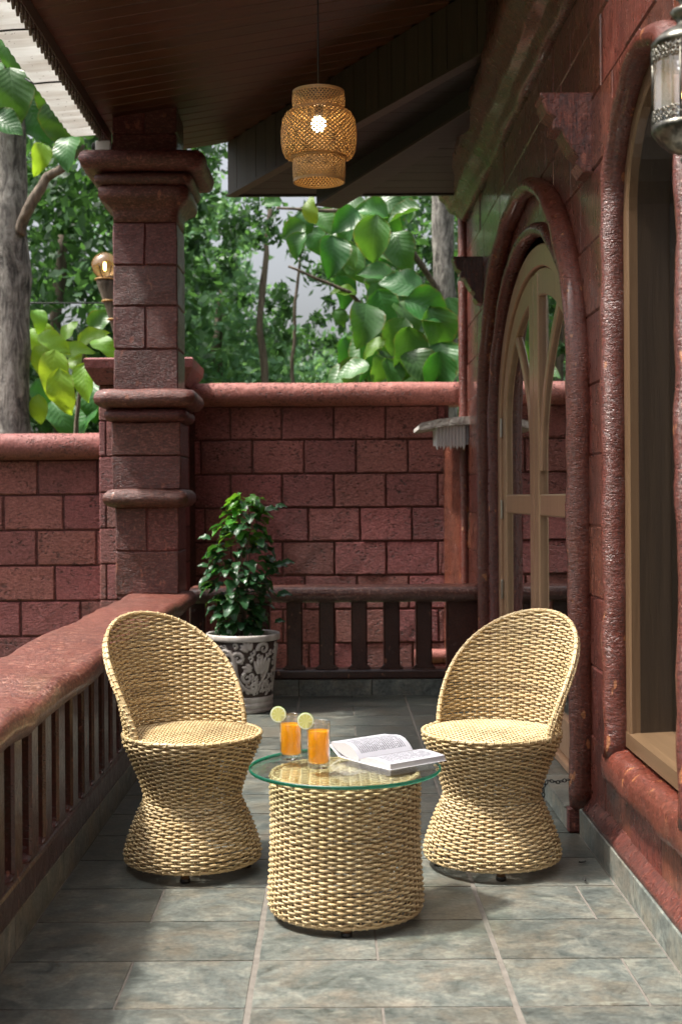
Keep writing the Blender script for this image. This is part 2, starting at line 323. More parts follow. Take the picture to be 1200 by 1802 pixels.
M['crown_blue'] = crownmat('blue_green_foliage', (0.055, 0.145, 0.075), (0.12, 0.25, 0.125), (0.22, 0.42, 0.13))  # distance haze put into the leaf colour as a bluish paleness
M['crown_light'] = crownmat('light_green_foliage', (0.075, 0.19, 0.07), (0.15, 0.30, 0.12), (0.24, 0.44, 0.12))
b = NB('grey_bark'); p = b.pos()
a = b.noise(b.mapv(p, (16, 16, 4.0)), 1.0, 9, 0.72, 1.6); c = b.noise(p, 7, 6, 0.65)
col = b.ramp(b.math('ADD', b.math('MULTIPLY', a, .65), b.math('MULTIPLY', c, .35)), [(0.38, (0.03, 0.026, 0.022)), (0.46, (0.15, 0.135, 0.12)), (0.54, (0.34, 0.315, 0.28)), (0.64, (0.50, 0.47, 0.43))])
M['bark'] = b.done(b.principled(col, 0.85, b.bump(a, 1.0, 0.09)))
b = NB('brown_bark'); p = b.pos(); a = b.noise(b.mapv(p, (20, 20, 3)), 1.0, 6, 0.65, 0.6)
M['bark2'] = b.done(b.principled(b.mix(b.ramp(a, [(.35, 0.), (.65, 1.)]), (0.05, 0.035, 0.025), (0.20, 0.155, 0.115)), 0.85, b.bump(a, 0.8, 0.03)))
b = NB('garden_soil_and_grass'); p = b.pos()
M['ground'] = b.done(b.principled(b.mix(b.ramp(b.noise(p, 1.2, 6), [(.4, 0.), (.6, 1.)]), (0.07, 0.05, 0.03), (0.05, 0.10, 0.03)), 0.95, b.bump(b.noise(p, 8, 5), 0.6, 0.05)))
b = NB('weathered_white_sheet'); p = b.pos()
st = b.noise(b.mapv(p, (3, 16, 3)), 1, 4); sp = b.noise(p, 45, 3)
col = b.mix(b.ramp(st, [(.4, 0.), (.7, 1.)]), (0.80, 0.80, 0.79), (0.62, 0.59, 0.56)); col = b.mix(b.ramp(sp, [(.66, 0.), (.72, 1.)]), col, (0.22, 0.19, 0.17))
pr = b.principled(col, 0.55); tr = b.n('ShaderNodeBsdfTranslucent'); b.l(col, tr.inputs[0])
mx = b.n('ShaderNodeMixShader'); mx.inputs[0].default_value = 0.5; b.l(pr, mx.inputs[1]); b.l(tr.outputs[0], mx.inputs[2])
M['white'] = b.done(mx.outputs[0])
b = NB('white_stone'); p = b.pos(); M['whitestone'] = b.done(b.principled(b.mix(b.ramp(b.noise(p, 22, 5), [(.35, 0.), (.65, 1.)]), (0.30, 0.27, 0.25), (0.62, 0.58, 0.54)), 0.8, b.bump(b.noise(p, 30, 4), 0.5, 0.02)))
b = NB('white_paint'); M['whitepaint'] = b.done(b.principled((0.72, 0.71, 0.74), 0.5))
b = NB('dark_carved_valance'); M['valance'] = b.done(b.principled((0.12, 0.085, 0.072), 0.5))
b = NB('aged_pewter'); p = b.obj(); n_ = b.noise(p, 40, 4)
M['pewter'] = b.done(b.principled(b.mix(b.ramp(n_, [(.4, 0.), (.6, 1.)]), (0.05, 0.048, 0.04), (0.20, 0.19, 0.16)), 0.34, b.bump(n_, 0.3, 0.004), Metallic=0.85))
b = NB('steel'); M['steel'] = b.done(b.principled((0.55, 0.55, 0.54), 0.3, None, Metallic=1.0))
b = NB('dark_iron'); M['iron'] = b.done(b.principled((0.05, 0.05, 0.05), 0.4, None, Metallic=0.9))
b = NB('bamboo_strip'); p = b.obj(); n_ = b.noise(p, 60, 3)
pr = b.principled(b.mix(n_, (0.42, 0.25, 0.085), (0.55, 0.35, 0.14)), 0.4); tr = b.n('ShaderNodeBsdfTranslucent'); tr.inputs[0].default_value = (0.6, 0.32, 0.07, 1)
mx = b.n('ShaderNodeMixShader'); mx.inputs[0].default_value = 0.22; b.l(pr, mx.inputs[1]); b.l(tr.outputs[0], mx.inputs[2]); M['bamboo'] = b.done(mx.outputs[0])
def emis(name, col, s):
    b = NB(name); e = b.n('ShaderNodeEmission'); e.inputs[0].default_value = (*col, 1); e.inputs[1].default_value = s; return b.done(e.outputs[0])
M['bulb'] = emis('lit_bulb', (1.0, 0.76, 0.42), 30)
M['filament'] = emis('lit_filament', (1.0, 0.55, 0.18), 26)
M['candle'] = emis('lit_candle', (1.0, 0.50, 0.18), 14)
b = NB('dark_interior'); M['interior'] = b.done(b.principled((0.05, 0.04, 0.035), 0.8))

# ---------------------------------------------------------------- geometry helpers
def link_mesh(name, verts, faces, mat, parent=None, smooth=False, mats=None, midx=None, uv=None):
    me = bpy.data.meshes.new(name)
    me.from_pydata([tuple(v) for v in verts], [], [tuple(int(i) for i in f) for f in faces])
    for m in (mats or [mat]): me.materials.append(m)
    if smooth: me.polygons.foreach_set('use_smooth', [True] * len(me.polygons))
    if midx is not None: me.polygons.foreach_set('material_index', midx)
    if uv is not None:
        ul = me.uv_layers.new(name='UVMap')
        li = np.zeros(len(me.loops), dtype=np.int32); me.loops.foreach_get('vertex_index', li)
        ul.data.foreach_set('uv', np.asarray(uv, dtype=np.float32)[li].ravel())
    me.update()
    o = bpy.data.objects.new(name, me); COL.objects.link(o)
    if parent is not None: o.parent = parent
    return o
def inst(o, name, parent=None, matrix=None):
    c = bpy.data.objects.new(name, o.data); COL.objects.link(c)
    if parent is not None: c.parent = parent
    if matrix is not None: c.matrix_local = matrix
    return c
def thing(name, label, cat, loc=(0, 0, 0), rz=0, group=None):
    o = bpy.data.objects.new(name, None); COL.objects.link(o); o.location = loc; o.rotation_euler = (0, 0, rz)
    o.empty_display_size = 0.1
    o['label'] = label; o['category'] = cat
    if group: o['group'] = group
    return o
def tag(o, label, cat, group=None):
    o['label'] = label; o['category'] = cat
    if group: o['group'] = group
    return o
def struct(o, label=None):
    o['kind'] = 'structure'
    if label: o['label'] = label
    return o

class MB:
    def __init__(self): self.v = []; self.f = []; self.mi = []
    def add(self, vs, fs, mi=0):
        b0 = len(self.v); self.v += [tuple(x) for x in vs]; self.f += [tuple(b0 + i for i in f) for f in fs]; self.mi += [mi] * len(fs)
    def box(self, x0, x1, y0, y1, z0, z1, bev=0.0, mi=0):
        if bev <= 0:
            vs = [(x, y, z) for z in (z0, z1) for y in (y0, y1) for x in (x0, x1)]
            self.add(vs, [(0, 2, 3, 1), (4, 5, 7, 6), (0, 1, 5, 4), (1, 3, 7, 5), (3, 2, 6, 7), (2, 0, 4, 6)], mi); return
        b = bev; vs = []
        def ring(z, k):
            return [(x0 + k + (b if k == 0 else 0) * 1, y0 + k, z)]
        # chamfered box: 24 verts
        X = (x0, x1); Y = (y0, y1); Z = (z0, z1); ix = {}
        for i in (0, 1):
            for j in (0, 1):
                for k in (0, 1):
                    sx = b if i == 0 else -b; sy = b if j == 0 else -b; sz = b if k == 0 else -b
                    ix[i, j, k, 'x'] = len(vs); vs.append((X[i], Y[j] + sy, Z[k] + sz))
                    ix[i, j, k, 'y'] = len(vs); vs.append((X[i] + sx, Y[j], Z[k] + sz))
                    ix[i, j, k, 'z'] = len(vs); vs.append((X[i] + sx, Y[j] + sy, Z[k]))
        fs = []
        for i in (0, 1): fs.append([ix[i, 0, 0, 'x'], ix[i, 1, 0, 'x'], ix[i, 1, 1, 'x'], ix[i, 0, 1, 'x']][::1 if i else -1])
        for j in (0, 1): fs.append([ix[0, j, 0, 'y'], ix[1, j, 0, 'y'], ix[1, j, 1, 'y'], ix[0, j, 1, 'y']][::-1 if j else 1])
        for k in (0, 1): fs.append([ix[0, 0, k, 'z'], ix[1, 0, k, 'z'], ix[1, 1, k, 'z'], ix[0, 1, k, 'z']][::1 if k else -1])
        for i in (0, 1):
            for j in (0, 1): fs.append([ix[i, j, 0, 'x'], ix[i, j, 1, 'x'], ix[i, j, 1, 'y'], ix[i, j, 0, 'y']])
        for i in (0, 1):
            for k in (0, 1): fs.append([ix[i, 0, k, 'x'], ix[i, 1, k, 'x'], ix[i, 1, k, 'z'], ix[i, 0, k, 'z']])
        for j in (0, 1):
            for k in (0, 1): fs.append([ix[0, j, k, 'y'], ix[1, j, k, 'y'], ix[1, j, k, 'z'], ix[0, j, k, 'z']])
        for key in [(i, j, k) for i in (0, 1) for j in (0, 1) for k in (0, 1)]: fs.append([ix[(*key, 'x')], ix[(*key, 'y')], ix[(*key, 'z')]])
        self.add(vs, fs, mi)
    def grid(self, P, cu=False, cv=False, mi=0, caps=False):
        P = np.asarray(P, float); n, m = P.shape[:2]
        fs = []
        for i in range(n if cu else n - 1):
            for j in range(m if cv else m - 1):
                fs.append((i * m + j, i * m + (j + 1) % m, ((i + 1) % n) * m + (j + 1) % m, ((i + 1) % n) * m + j))
        if caps and cv and not cu:
            fs.append(tuple(range(m))[::-1]); fs.append(tuple((n - 1) * m + j for j in range(m)))
        self.add(P.reshape(-1, 3), fs, mi)
    def lathe(self, prof, n=32, mi=0, cap0=False, cap1=False, c=(0, 0, 0)):
        P = [[(c[0] + r * math.cos(2 * PI * k / n), c[1] + r * math.sin(2 * PI * k / n), c[2] + z) for k in range(n)] for r, z in prof]
        b0 = len(self.v)
        self.grid(P, False, True, mi)
        if cap0: self.f.append(tuple(b0 + k for k in range(n))[::-1]); self.mi.append(mi)
        if cap1: self.f.append(tuple(b0 + (len(prof) - 1) * n + k for k in range(n))); self.mi.append(mi)
    def tube(self, path, rad, n=8, mi=0, caps=True):
        path = [Vector(p) for p in path]; rings = []
        up = Vector((0, 0, 1)); t0 = (path[1] - path[0]).normalized()
        if abs(t0.dot(up)) > 0.9: up = Vector((1, 0, 0))
        nrm = (up - t0 * up.dot(t0)).normalized()
        for i, p in enumerate(path):
            t = (path[min(i + 1, len(path) - 1)] - path[max(i - 1, 0)]).normalized()
            nrm = (nrm - t * nrm.dot(t)).normalized(); bn = t.cross(nrm)
            r = rad(i / (len(path) - 1)) if callable(rad) else (rad[i] if isinstance(rad, (list, tuple)) else rad)
            rings.append([p + (nrm * math.cos(2 * PI * k / n) + bn * math.sin(2 * PI * k / n)) * r for k in range(n)])
        self.grid(rings, False, True, mi, caps)
    def extrude(self, poly, axis, a0, a1, mi=0, bev=0.0):
        """poly: 2d points, extruded along axis from a0 to a1 (front face at a0, chamfered by bev)"""
        def pt(p, a):
            return (a, p[0], p[1]) if axis == 'x' else ((p[0], a, p[1]) if axis == 'y' else (p[0], p[1], a))
        n = len(poly); rings = []
        if bev > 0:
            cx = sum(p[0] for p in poly) / n; cy = sum(p[1] for p in poly) / n
            ins = []
            for i in range(n):
                p0 = Vector(poly[i - 1]); p1 = Vector(poly[i]); p2 = Vector(poly[(i + 1) % n])
                e1 = (p1 - p0).normalized() if (p1 - p0).length > 1e-9 else Vector((1, 0)); e2 = (p2 - p1).normalized() if (p2 - p1).length > 1e-9 else e1
                d = Vector((-e1.y - e2.y, e1.x + e2.x)); L = d.length
                d = d / L if L > 1e-6 else Vector((0, 0))
                k = bev / max(0.4, d.dot(Vector((-e1.y, e1.x)))) if L > 1e-6 else 0
                q = p1 + d * k
                if (q - Vector((cx, cy))).length > (p1 - Vector((cx, cy))).length: q = p1 - d * k
                ins.append((q.x, q.y))
            sgn = 1 if a1 > a0 else -1
            rings = [[pt(p, a0) for p in ins], [pt(p, a0 + sgn * bev) for p in poly], [pt(p, a1) for p in poly]]
        else: rings = [[pt(p, a0) for p in poly], [pt(p, a1) for p in poly]]
        self.grid(rings, False, True, mi, True)
    def build(self, name, mat, parent=None, smooth=False, mats=None):
        o = link_mesh(name, self.v, self.f, mat, parent, smooth, mats, self.mi if mats else None)
        bm_fix(o); return o

import bmesh
def bm_fix(o):
    bm = bmesh.new(); bm.from_mesh(o.data); bmesh.ops.recalc_face_normals(bm, faces=bm.faces); bm.to_mesh(o.data); bm.free()

def nz(p, s): return mnoise.noise(Vector(p) * s)
def nvec(p, s): return mnoise.noise_vector(Vector(p) * s)

def sweep(name, path, prof, mat, parent, amp=0.0, ns=6.0, closed=True, caps=True, smooth=True):
    """path: list of (origin, axis_a, axis_b); prof: list of (a,b)"""
    P = []
    for (o, a, b) in path:
        row = []
        for (u, v) in prof:
            p = Vector(o) + Vector(a) * u + Vector(b) * v
            if amp: p = p + Vector(nvec(p, ns)) * amp + Vector(nvec(p, ns * 3.1)) * amp * 0.45
            row.append(p)
        P.append(row)
    mb = MB(); mb.grid(P, False, closed, 0, caps and closed)
    return mb.build(name, mat, parent, smooth)
def circ(r, n=14, ca=0, cb=0, ry=None):
    return [(ca + r * math.cos(2 * PI * k / n), cb + (ry or r) * math.sin(2 * PI * k / n)) for k in range(n)]
def rrect(x0, x1, z0, z1, r, n=4):
    out = []
    for (cx, cz, a0) in ((x1 - r, z1 - r, 0), (x0 + r, z1 - r, 90), (x0 + r, z0 + r, 180), (x1 - r, z0 + r, 270)):
        for k in range(n + 1):
            a = R(a0 + 90 * k / n); out.append((cx + r * math.cos(a), cz + r * math.sin(a)))
    return out
def at(px, py, D):
    """a spot seen at photo pixel (px,py), standing D metres away"""
    return Vector(((px - 585) * D / 2310, D, HCAM + (875 - py) * D / 2310))

# ================================================================= SETTING
GZ = -0.16
mb = MB(); mb.box(-300, 300, -100, 600, GZ - 1, GZ)
struct(mb.build('ground', M['ground']))

# ---- patio floor: slab + slate tiles
fl = MB(); fl.box(-0.83, 1.3, -1.2, 7.62, GZ, -0.004)
floor = struct(fl.build('patio_floor', M['grout']))
XL, XR = -0.805, 0.822
gr = 0.0035
tilev = {}
def tile(x0, x1, y0, y1):
    m = MB(); nx, ny = 4, 3
    b_ = 0.004
    P = []
    for j in range(ny + 1):
        row = []
        for i in range(nx + 1):
            x = x0 + gr + (x1 - x0 - 2 * gr) * i / nx; y = y0 + gr + (y1 - y0 - 2 * gr) * j / ny
            x += nz((x, y, 1), 20) * 0.0022 if i in (0, nx) else 0; y += nz((x, y, 7), 20) * 0.0022 if j in (0, ny) else 0
            row.append((x, y, nz((x, y, 3), 4) * 0.0012 - (0.0022 if i in (0, nx) or j in (0, ny) else 0)))
        P.append(row)
    m.grid(P)
    # skirt
    bnd = [P[0][i] for i in range(nx + 1)] + [P[j][nx] for j in range(1, ny + 1)] + [P[ny][i] for i in range(nx - 1, -1, -1)] + [P[j][0] for j in range(ny - 1, 0, -1)]
    m.grid([bnd, [(p[0], p[1], -0.008) for p in bnd]], False, True)
    o = m.build('floor_tile', M['slate'], floor, True)
    return o
D0 = 3.239
for k in range(-8, 16):
    y0 = D0 - (k + 1) * 0.302 if False else D0 + k * 0.302; y1 = min(y0 + 0.302, 7.56)
    if y0 > 7.5: break
    if y0 < 1.4: continue
    even = (k % 2 == 0)          # row k=-1 (in front of y0=3.239) has the side splits
    cuts = [XL, -0.196, 0.404, XR] + ([0.104] if even else [-0.497, 0.704])
    cuts.sort()
    for a, c in zip(cuts[:-1], cuts[1:]): tile(a + (.004 if a in (-0.196, 0.404) else 0), c - (.004 if c in (-0.196, 0.404) else 0), y0, y1)

# ---- door step
st = MB(); st.box(0.79, 1.2, 4.47, 7.54, 0.003, 0.074)
step = struct(st.build('door_step', M['kerb']))
for k in range(6):
    m = MB(); a = 4.475 + k * 0.51; m.box(0.782, 1.19, a + .003, a + .507, 0.0742, 0.083, 0.003); m.build('step_tile', M['slate'], step)
m = MB(); m.box(0.787, 0.845, 4.435, 4.468, 0.0, 0.086, 0.006); m.build('step_end_stone', M['column'], step)

# ================================================================= ROOF
roof = thing('patio_roof', 'dark brown plank ceiling of the patio roof sloping up to the house wall', 'roof')
def zc(x): return 3.21 + 0.16 * (x + 1.22)
YA = lambda x: 7.98 - 1.434 * (x + 0.60)
pw = 0.118
y = 4.12
while y < 8.0:
    y1 = min(y + pw, 8.0); ym = (y + y1) / 2
    xr = min(0.88, -0.60 + (7.98 - ym) / 1.434)
    m = MB(); x0 = -1.235
    vs = []
    for (xx, yy, dz) in ((x0, y + .002, 0), (xr, y + .002, 0), (xr, y1 - .002, 0), (x0, y1 - .002, 0)):
        pass
    prof = [(y + .0015, 0.004), (y + .006, 0), (y1 - .006, 0), (y1 - .0015, 0.004), (y1 - .0015, 0.02), (y + .0015, 0.02)]
    m.grid([[(xx, a, zc(xx) + d) for a, d in prof] for xx in (x0, xr)], False, True, 0, True)
    m.build('ceiling_plank', M['ceil'], roof)
    y = y1
m = MB()   # roof body above the planks, over patio and house
P = [[(xx, yy, zc(xx) + dz) for (yy, dz) in ((4.10, 0.021), (8.06, 0.021), (8.06, 0.13), (4.10, 0.13))] for xx in (-1.24, 0.9)]
m.grid(P, False, True, 0, True)
m.build('roof_deck', M['soffit'], roof)
m = MB(); m.box(0.80, 3.9, -1.2, 8.7, 3.56, 3.70); m.build('house_roof_slab', M['soffit'], roof)
# diagonal clad beam hanging under the ceiling
pA0 = Vector((-0.625, 8.0, 0)); dA = Vector((1.0, -1.434, 0)); LA = 1.50
dn = dA.normalized(); nA = Vector((dn.y, -dn.x, 0))      # faces the camera side
npl = 24
for k in range(npl):
    a0 = k / npl * LA; a1 = (k + 1) / npl * LA
    q0 = pA0 + dA * a0; q1 = pA0 + dA * a1; g = dn * 0.002
    q0 = q0 + g; q1 = q1 - g
    off = nA * (-0.0 + random.uniform(-.001, .001)); bk = nA * -0.03
    m = MB()
    vs = []
    for (q, s_) in ((q0, 0), (q1, 0)):
        zt = zc(q.x) - 0.001; zb = zc(q.x) - 0.315
        vs += [(q + off + Vector((0, 0, zb))), (q + off + Vector((0, 0, zt))), (q + bk + Vector((0, 0, zt))), (q + bk + Vector((0, 0, zb)))]
    m.grid([vs[:4], vs[4:]], False, True, 0, True)
    m.build('beam_plank', M['beamwood'], roof)
m = MB()   # pale edge strip under the planks
P = []
for a in (0, LA):
    q = pA0 + dA * a; z_ = zc(q.x) - 0.316
    P.append([q + nA * 0.012 + Vector((0, 0, z_)), q + nA * 0.012 + Vector((0, 0, z_ - 0.014)), q - nA * 0.05 + Vector((0, 0, z_ - 0.014)), q - nA * 0.05 + Vector((0, 0, z_))])
m.grid(P, False, True, 0, True); m.build('beam_edge_strip', M['beamwood'], roof)
# soffit behind the diagonal beam: planks parallel to the rear edge
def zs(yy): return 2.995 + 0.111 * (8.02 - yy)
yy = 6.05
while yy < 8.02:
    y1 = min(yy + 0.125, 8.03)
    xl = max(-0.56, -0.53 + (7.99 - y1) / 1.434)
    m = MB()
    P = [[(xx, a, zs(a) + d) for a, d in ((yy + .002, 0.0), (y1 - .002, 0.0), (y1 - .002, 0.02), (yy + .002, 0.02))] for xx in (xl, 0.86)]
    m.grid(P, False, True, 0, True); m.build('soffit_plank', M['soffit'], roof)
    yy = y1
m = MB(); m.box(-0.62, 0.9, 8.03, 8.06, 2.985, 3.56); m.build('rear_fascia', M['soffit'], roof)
# second diagonal beam under the soffit
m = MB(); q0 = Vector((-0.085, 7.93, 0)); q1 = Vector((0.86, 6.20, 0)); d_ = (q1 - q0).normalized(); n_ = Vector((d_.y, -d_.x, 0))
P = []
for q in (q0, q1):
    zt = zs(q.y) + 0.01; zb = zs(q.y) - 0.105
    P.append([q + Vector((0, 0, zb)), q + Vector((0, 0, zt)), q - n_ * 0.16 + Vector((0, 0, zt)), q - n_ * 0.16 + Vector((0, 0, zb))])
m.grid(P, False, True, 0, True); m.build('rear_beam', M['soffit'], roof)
m = MB(); P = []
for q in (q0, q1):
    zb = zs(q.y) - 0.105
    P.append([q + n_ * .008 + Vector((0, 0, zb + .012)), q + n_ * .008 + Vector((0, 0, zb - .004)), q + n_ * .001 + Vector((0, 0, zb - .004)), q + n_ * .001 + Vector((0, 0, zb + .012))])
m.grid(P, False, True, 0, True); m.build('rear_beam_edge', M['beamwood'], roof)
# eave: fascia, valance drops, white corrugated gutter
m = MB(); m.box(-1.262, -1.238, 4.12, 7.45, 3.15, 3.30); m.build('eave_board', M['valance'], roof)
dm = MB(); dm.extrude([(-.024, 0.0), (.024, 0.0), (.024, -.022), (.012, -.034), (.016, -.046), (0, -.072), (-.016, -.046), (-.012, -.034), (-.024, -.022)], 'x', -.006, .006, 0, 0.002)
drop0 = dm.build('valance_drop', M['valance'], roof); drop0.location = (-1.25, 7.42, 3.152)
y = 7.42 - 0.074
while y > 4.6:
    c = inst(drop0, 'valance_drop', roof); c.location = (-1.25, y, 3.152); y -= 0.074
# corrugated white overhang
ny = 150; P = []
for i in range(ny + 1):
    yy = 4.12 + (7.22 - 4.12) * i / ny; zz = 3.135 + 0.012 * abs(math.sin(yy * PI / 0.105)) ** 0.7
    e = 0.006 * nz((0, yy, 0), 3)
    P.append([(-1.252, yy, zz), (-1.32, yy, zz - 0.006), (-1.40 + e, yy, zz - 0.012), (-1.425 + e, yy, zz - 0.006), (-1.43 + e, yy, zz + 0.03), (-1.42 + e, yy, zz + 0.034), (-1.33, yy, zz + .012), (-1.252, yy, zz + .012)])
mb = MB(); mb.grid(P, False, True, 0, True); mb.build('corrugated_eave', M['white'], roof, False)
for yy in (5.55, 6.25, 4.9):
    m = MB(); m.tube([(-1.245, yy, 3.128), (-1.33, yy - .02, 3.118), (-1.40, yy - .03, 3.108), (-1.445, yy - .01, 3.14)], 0.0045, 6); m.build('gutter_rod', M['iron'], roof, True)

# ================================================================= COLUMN
COLX0, COLX1, COLY0, COLY1 = -1.185, -0.835, 7.15, 7.50
ccx, ccy = (COLX0 + COLX1) / 2, (COLY0 + COLY1) / 2; HW = 0.175
column = thing('stone_column', 'square dark red stone column standing on the corner of the balustrade', 'column', (0, 0, 0))
def zpy(py, D=7.15): return HCAM + (875 - py) * D / 2310
def sqmould(name, prof, amp=0.004, rc=0.02, mat=None, caps=True):
    """square-plan moulding: prof list of (half-width, z)"""
    P = []
    for hw, z in prof:
        row = []
        n = 7
        corners = [(1, -1), (1, 1), (-1, 1), (-1, -1)]
        pts = []
        for i in range(4):
            a = corners[i]; b_ = corners[(i + 1) % 4]
            for k in range(n):
                t = k / n; u = a[0] + (b_[0] - a[0]) * t; v = a[1] + (b_[1] - a[1]) * t
                x = u * hw; y = v * hw
                m_ = max(0, math.hypot(x, y) - (hw * 1.4142 - rc * 0.6))
                L = math.hypot(x, y); x *= (L - m_) / L; y *= (L - m_) / L
                p = Vector((ccx + x, ccy + y, z)); p = p + Vector(nvec(p, 7)) * amp + Vector(nvec(p, 26)) * amp * 0.6
                row.append(p)
        P.append(row)
    mb = MB(); mb.grid(P, False, True, 0, caps)
    return mb.build(name, mat or M['column'], column, True)
def rollprof(hw, z0, z1, n=6, flat=0.0):
    r = (z1 - z0) / 2; zc_ = (z0 + z1) / 2
    return [(hw - r + r * math.cos(a), zc_ + r * math.sin(a)) for a in [(-90 + 180 * k / n) * PI / 180 for k in range(n + 1)]]
def colblock(z0, z1, split, hw=HW):
    """blocks of one course, round all four faces"""
    segs = [(-hw, hw)] if not split else [(-hw, 0.0), (0.0, hw)]
    for (a, c) in segs:
        nx, ny_, nzz = 5, 5, 4
        g = 0.0025; b_ = 0.006
        m = MB(); m.box(ccx + a + (g if a > -hw else 0), ccx + c - (g if c < hw else 0), ccy - hw, ccy + hw, z0 + g, z1 - g, b_)
        o = m.build('block', M['column'], column)
        bm = bmesh.new(); bm.from_mesh(o.data)
        bmesh.ops.subdivide_edges(bm, edges=bm.edges[:], cuts=2, use_grid_fill=True)
        for v in bm.verts:
            v.co += Vector(nvec(v.co, 9)) * 0.004 + Vector(nvec(v.co, 40)) * 0.0018
        bm.to_mesh(o.data); bm.free()
m = MB(); m.box(ccx - HW + .008, ccx + HW - .008, ccy - HW + .008, ccy + HW - .008, 0.6, 3.3); m.build('core', M['mortar'], column)
colblock(zpy(232), zpy(180), True); colblock(zpy(272), zpy(232), False)
sqmould('capital_slab', [(HW + .03, zpy(306))] + rollprof(HW + 0.165, zpy(304), zpy(271)) + [(HW - .01, zpy(269))], 0.006)
sqmould('capital_step', [(HW, zpy(330))] + rollprof(HW + 0.095, zpy(328), zpy(306), 4) , 0.004)
sqmould('capital_neck', [(HW + .004, zpy(388)), (HW + .006, zpy(374)), (HW + .012, zpy(366)), (HW + .035, zpy(358)), (HW + .068, zpy(351)), (HW + .074, zpy(345)), (HW + .074, zpy(333)), (HW + .066, zpy(329))], 0.004)
for (a, c, s_) in ((464, 389, True), (536, 464, False), (612, 536, True), (684, 612, False)): colblock(zpy(a), zpy(c), s_)
sqmould('upper_ring', [(HW, zpy(718))] + rollprof(HW + 0.105, zpy(716), zpy(684)) + [(HW - .01, zpy(682))], 0.007)
sqmould('middle_ring', [(HW, zpy(741))] + rollprof(HW + 0.055, zpy(739), zpy(718), 5), 0.005)
HW2 = HW + 0.012
colblock(zpy(800), zpy(740), False, HW2); colblock(zpy(860), zpy(800), False, HW2)
sqmould('lower_ring', [(HW, zpy(892))] + rollprof(HW + 0.062, zpy(890), zpy(859), 6) + [(HW, zpy(857))], 0.006)
colblock(zpy(968), zpy(890), True, HW - .002); colblock(0.615, zpy(968), False, HW - .002)
m = MB(); m.box(ccx - HW, ccx + HW, ccy - HW, ccy + HW, GZ, 0.545, 0.01); m.build('pier', M['rail'], column)

# small camera fixed to the column top
cc = thing('security_camera', 'small white camera with black lens fixed beside the column top under the eave', 'camera', (0, 0, 0))
m = MB(); m.box(-1.275, -1.19, 7.13, 7.20, zpy(266), zpy(246), 0.006); m.build('body', M['whitepaint'], cc)
m = MB(); m.lathe([(0.001, 0), (0.026, 0), (0.028, -.004), (0.028, -.02), (.02, -.024), (.001, -.022)], 18)
o = m.build('lens', M['black'], cc, True); o.rotation_euler = (0, R(90), 0); o.location = (-1.272, 7.165, zpy(256))

# ================================================================= BALUSTRADES
def baluster_poly(w, z0, z1, f=0.028):
    h = w / 2; pts = []
    for k in range(5):
        a = R(180 + 90 * k / 4); pts.append((-h - f + f * math.cos(a) * -1 * -1 + 0, z0 + f + f * math.sin(a)))
    out = []
    # flared foot and head
    for k in range(5): a = R(90 * k / 4); out.append((-h - f + f * math.sin(a), z0 + f - f * math.cos(a)))
    for k in range(3): a = R(90 * k / 2); out.append((-h - f * .5 * (1 - math.cos(a)), z1 - f * .5 + f * .5 * math.sin(a)))
    right = [(-x, z) for x, z in out[::-1]]
    return out + right
def cap(name, path, parent, x0, x1, z0, z1, amp=0.006):
    prof = rrect(x0, x1, z0, z1, (z1 - z0) * 0.46, 5)
    return sweep(name, path, prof, M['railcap'], parent, amp, 4.0)
lb = thing('balustrade', 'long red stone balustrade with broad worn cap along the left side of the patio', 'balustrade')
ys = [0.9 + 0.09 * i for i in range(int((7.42 - 0.9) / 0.09) + 1)]
cap('cap_rail', [((0, y, 0), (1, 0, 0), (0, 0, 1)) for y in ys], lb, -1.12, -0.765, 0.535, 0.622, 0.012)
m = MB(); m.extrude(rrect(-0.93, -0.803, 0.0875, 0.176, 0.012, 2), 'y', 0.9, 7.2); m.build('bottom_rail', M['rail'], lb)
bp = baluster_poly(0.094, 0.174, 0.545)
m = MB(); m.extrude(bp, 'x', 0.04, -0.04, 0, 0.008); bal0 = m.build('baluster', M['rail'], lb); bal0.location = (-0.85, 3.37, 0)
k = -8
while 3.37 + 0.185 * k < 7.05:
    if k != 0:
        c = inst(bal0, 'baluster', lb); c.location = (-0.85 + random.uniform(-.003, .003), 3.37 + 0.185 * k + random.uniform(-.004, .004), 0); c.rotation_euler = (0, 0, random.uniform(-.02, .02))
    k += 1
yy = 0.9
while yy < 7.1:
    y1 = min(yy + 0.604, 7.14)
    m = MB(); m.box(-0.94, -0.807, yy + .0015, y1 - .0015, -0.01, 0.087, 0.003); m.build('kerb_tile', M['kerb'], lb); yy = y1
bb = thing('balustrade', 'short dark red balustrade closing the far end of the patio behind the potted plant', 'balustrade')
xs = [-0.82 + 0.09 * i for i in range(19)] + [0.86]
cap('cap_rail', [((x, 0, 0), (0, 1, 0), (0, 0, 1)) for x in xs], bb, 7.515, 7.82, 0.535, 0.622, 0.006)
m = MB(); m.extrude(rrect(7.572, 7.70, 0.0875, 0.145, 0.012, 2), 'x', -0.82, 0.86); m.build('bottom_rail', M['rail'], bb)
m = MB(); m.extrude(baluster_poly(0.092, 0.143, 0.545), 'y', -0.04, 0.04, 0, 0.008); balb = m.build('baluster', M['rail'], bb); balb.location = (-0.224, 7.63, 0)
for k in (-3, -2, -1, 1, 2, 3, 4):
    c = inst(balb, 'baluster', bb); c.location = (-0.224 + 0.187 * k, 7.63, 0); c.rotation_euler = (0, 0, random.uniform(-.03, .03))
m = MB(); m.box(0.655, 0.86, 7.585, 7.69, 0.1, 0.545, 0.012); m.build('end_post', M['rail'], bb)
for a, c in ((-0.80, -0.20), (-0.20, 0.22), (0.22, 0.84)):
    m = MB(); m.box(a + .0015, c - .0015, 7.556, 7.72, -0.01, 0.0872, 0.003); m.build('kerb_tile', M['kerb'], bb)

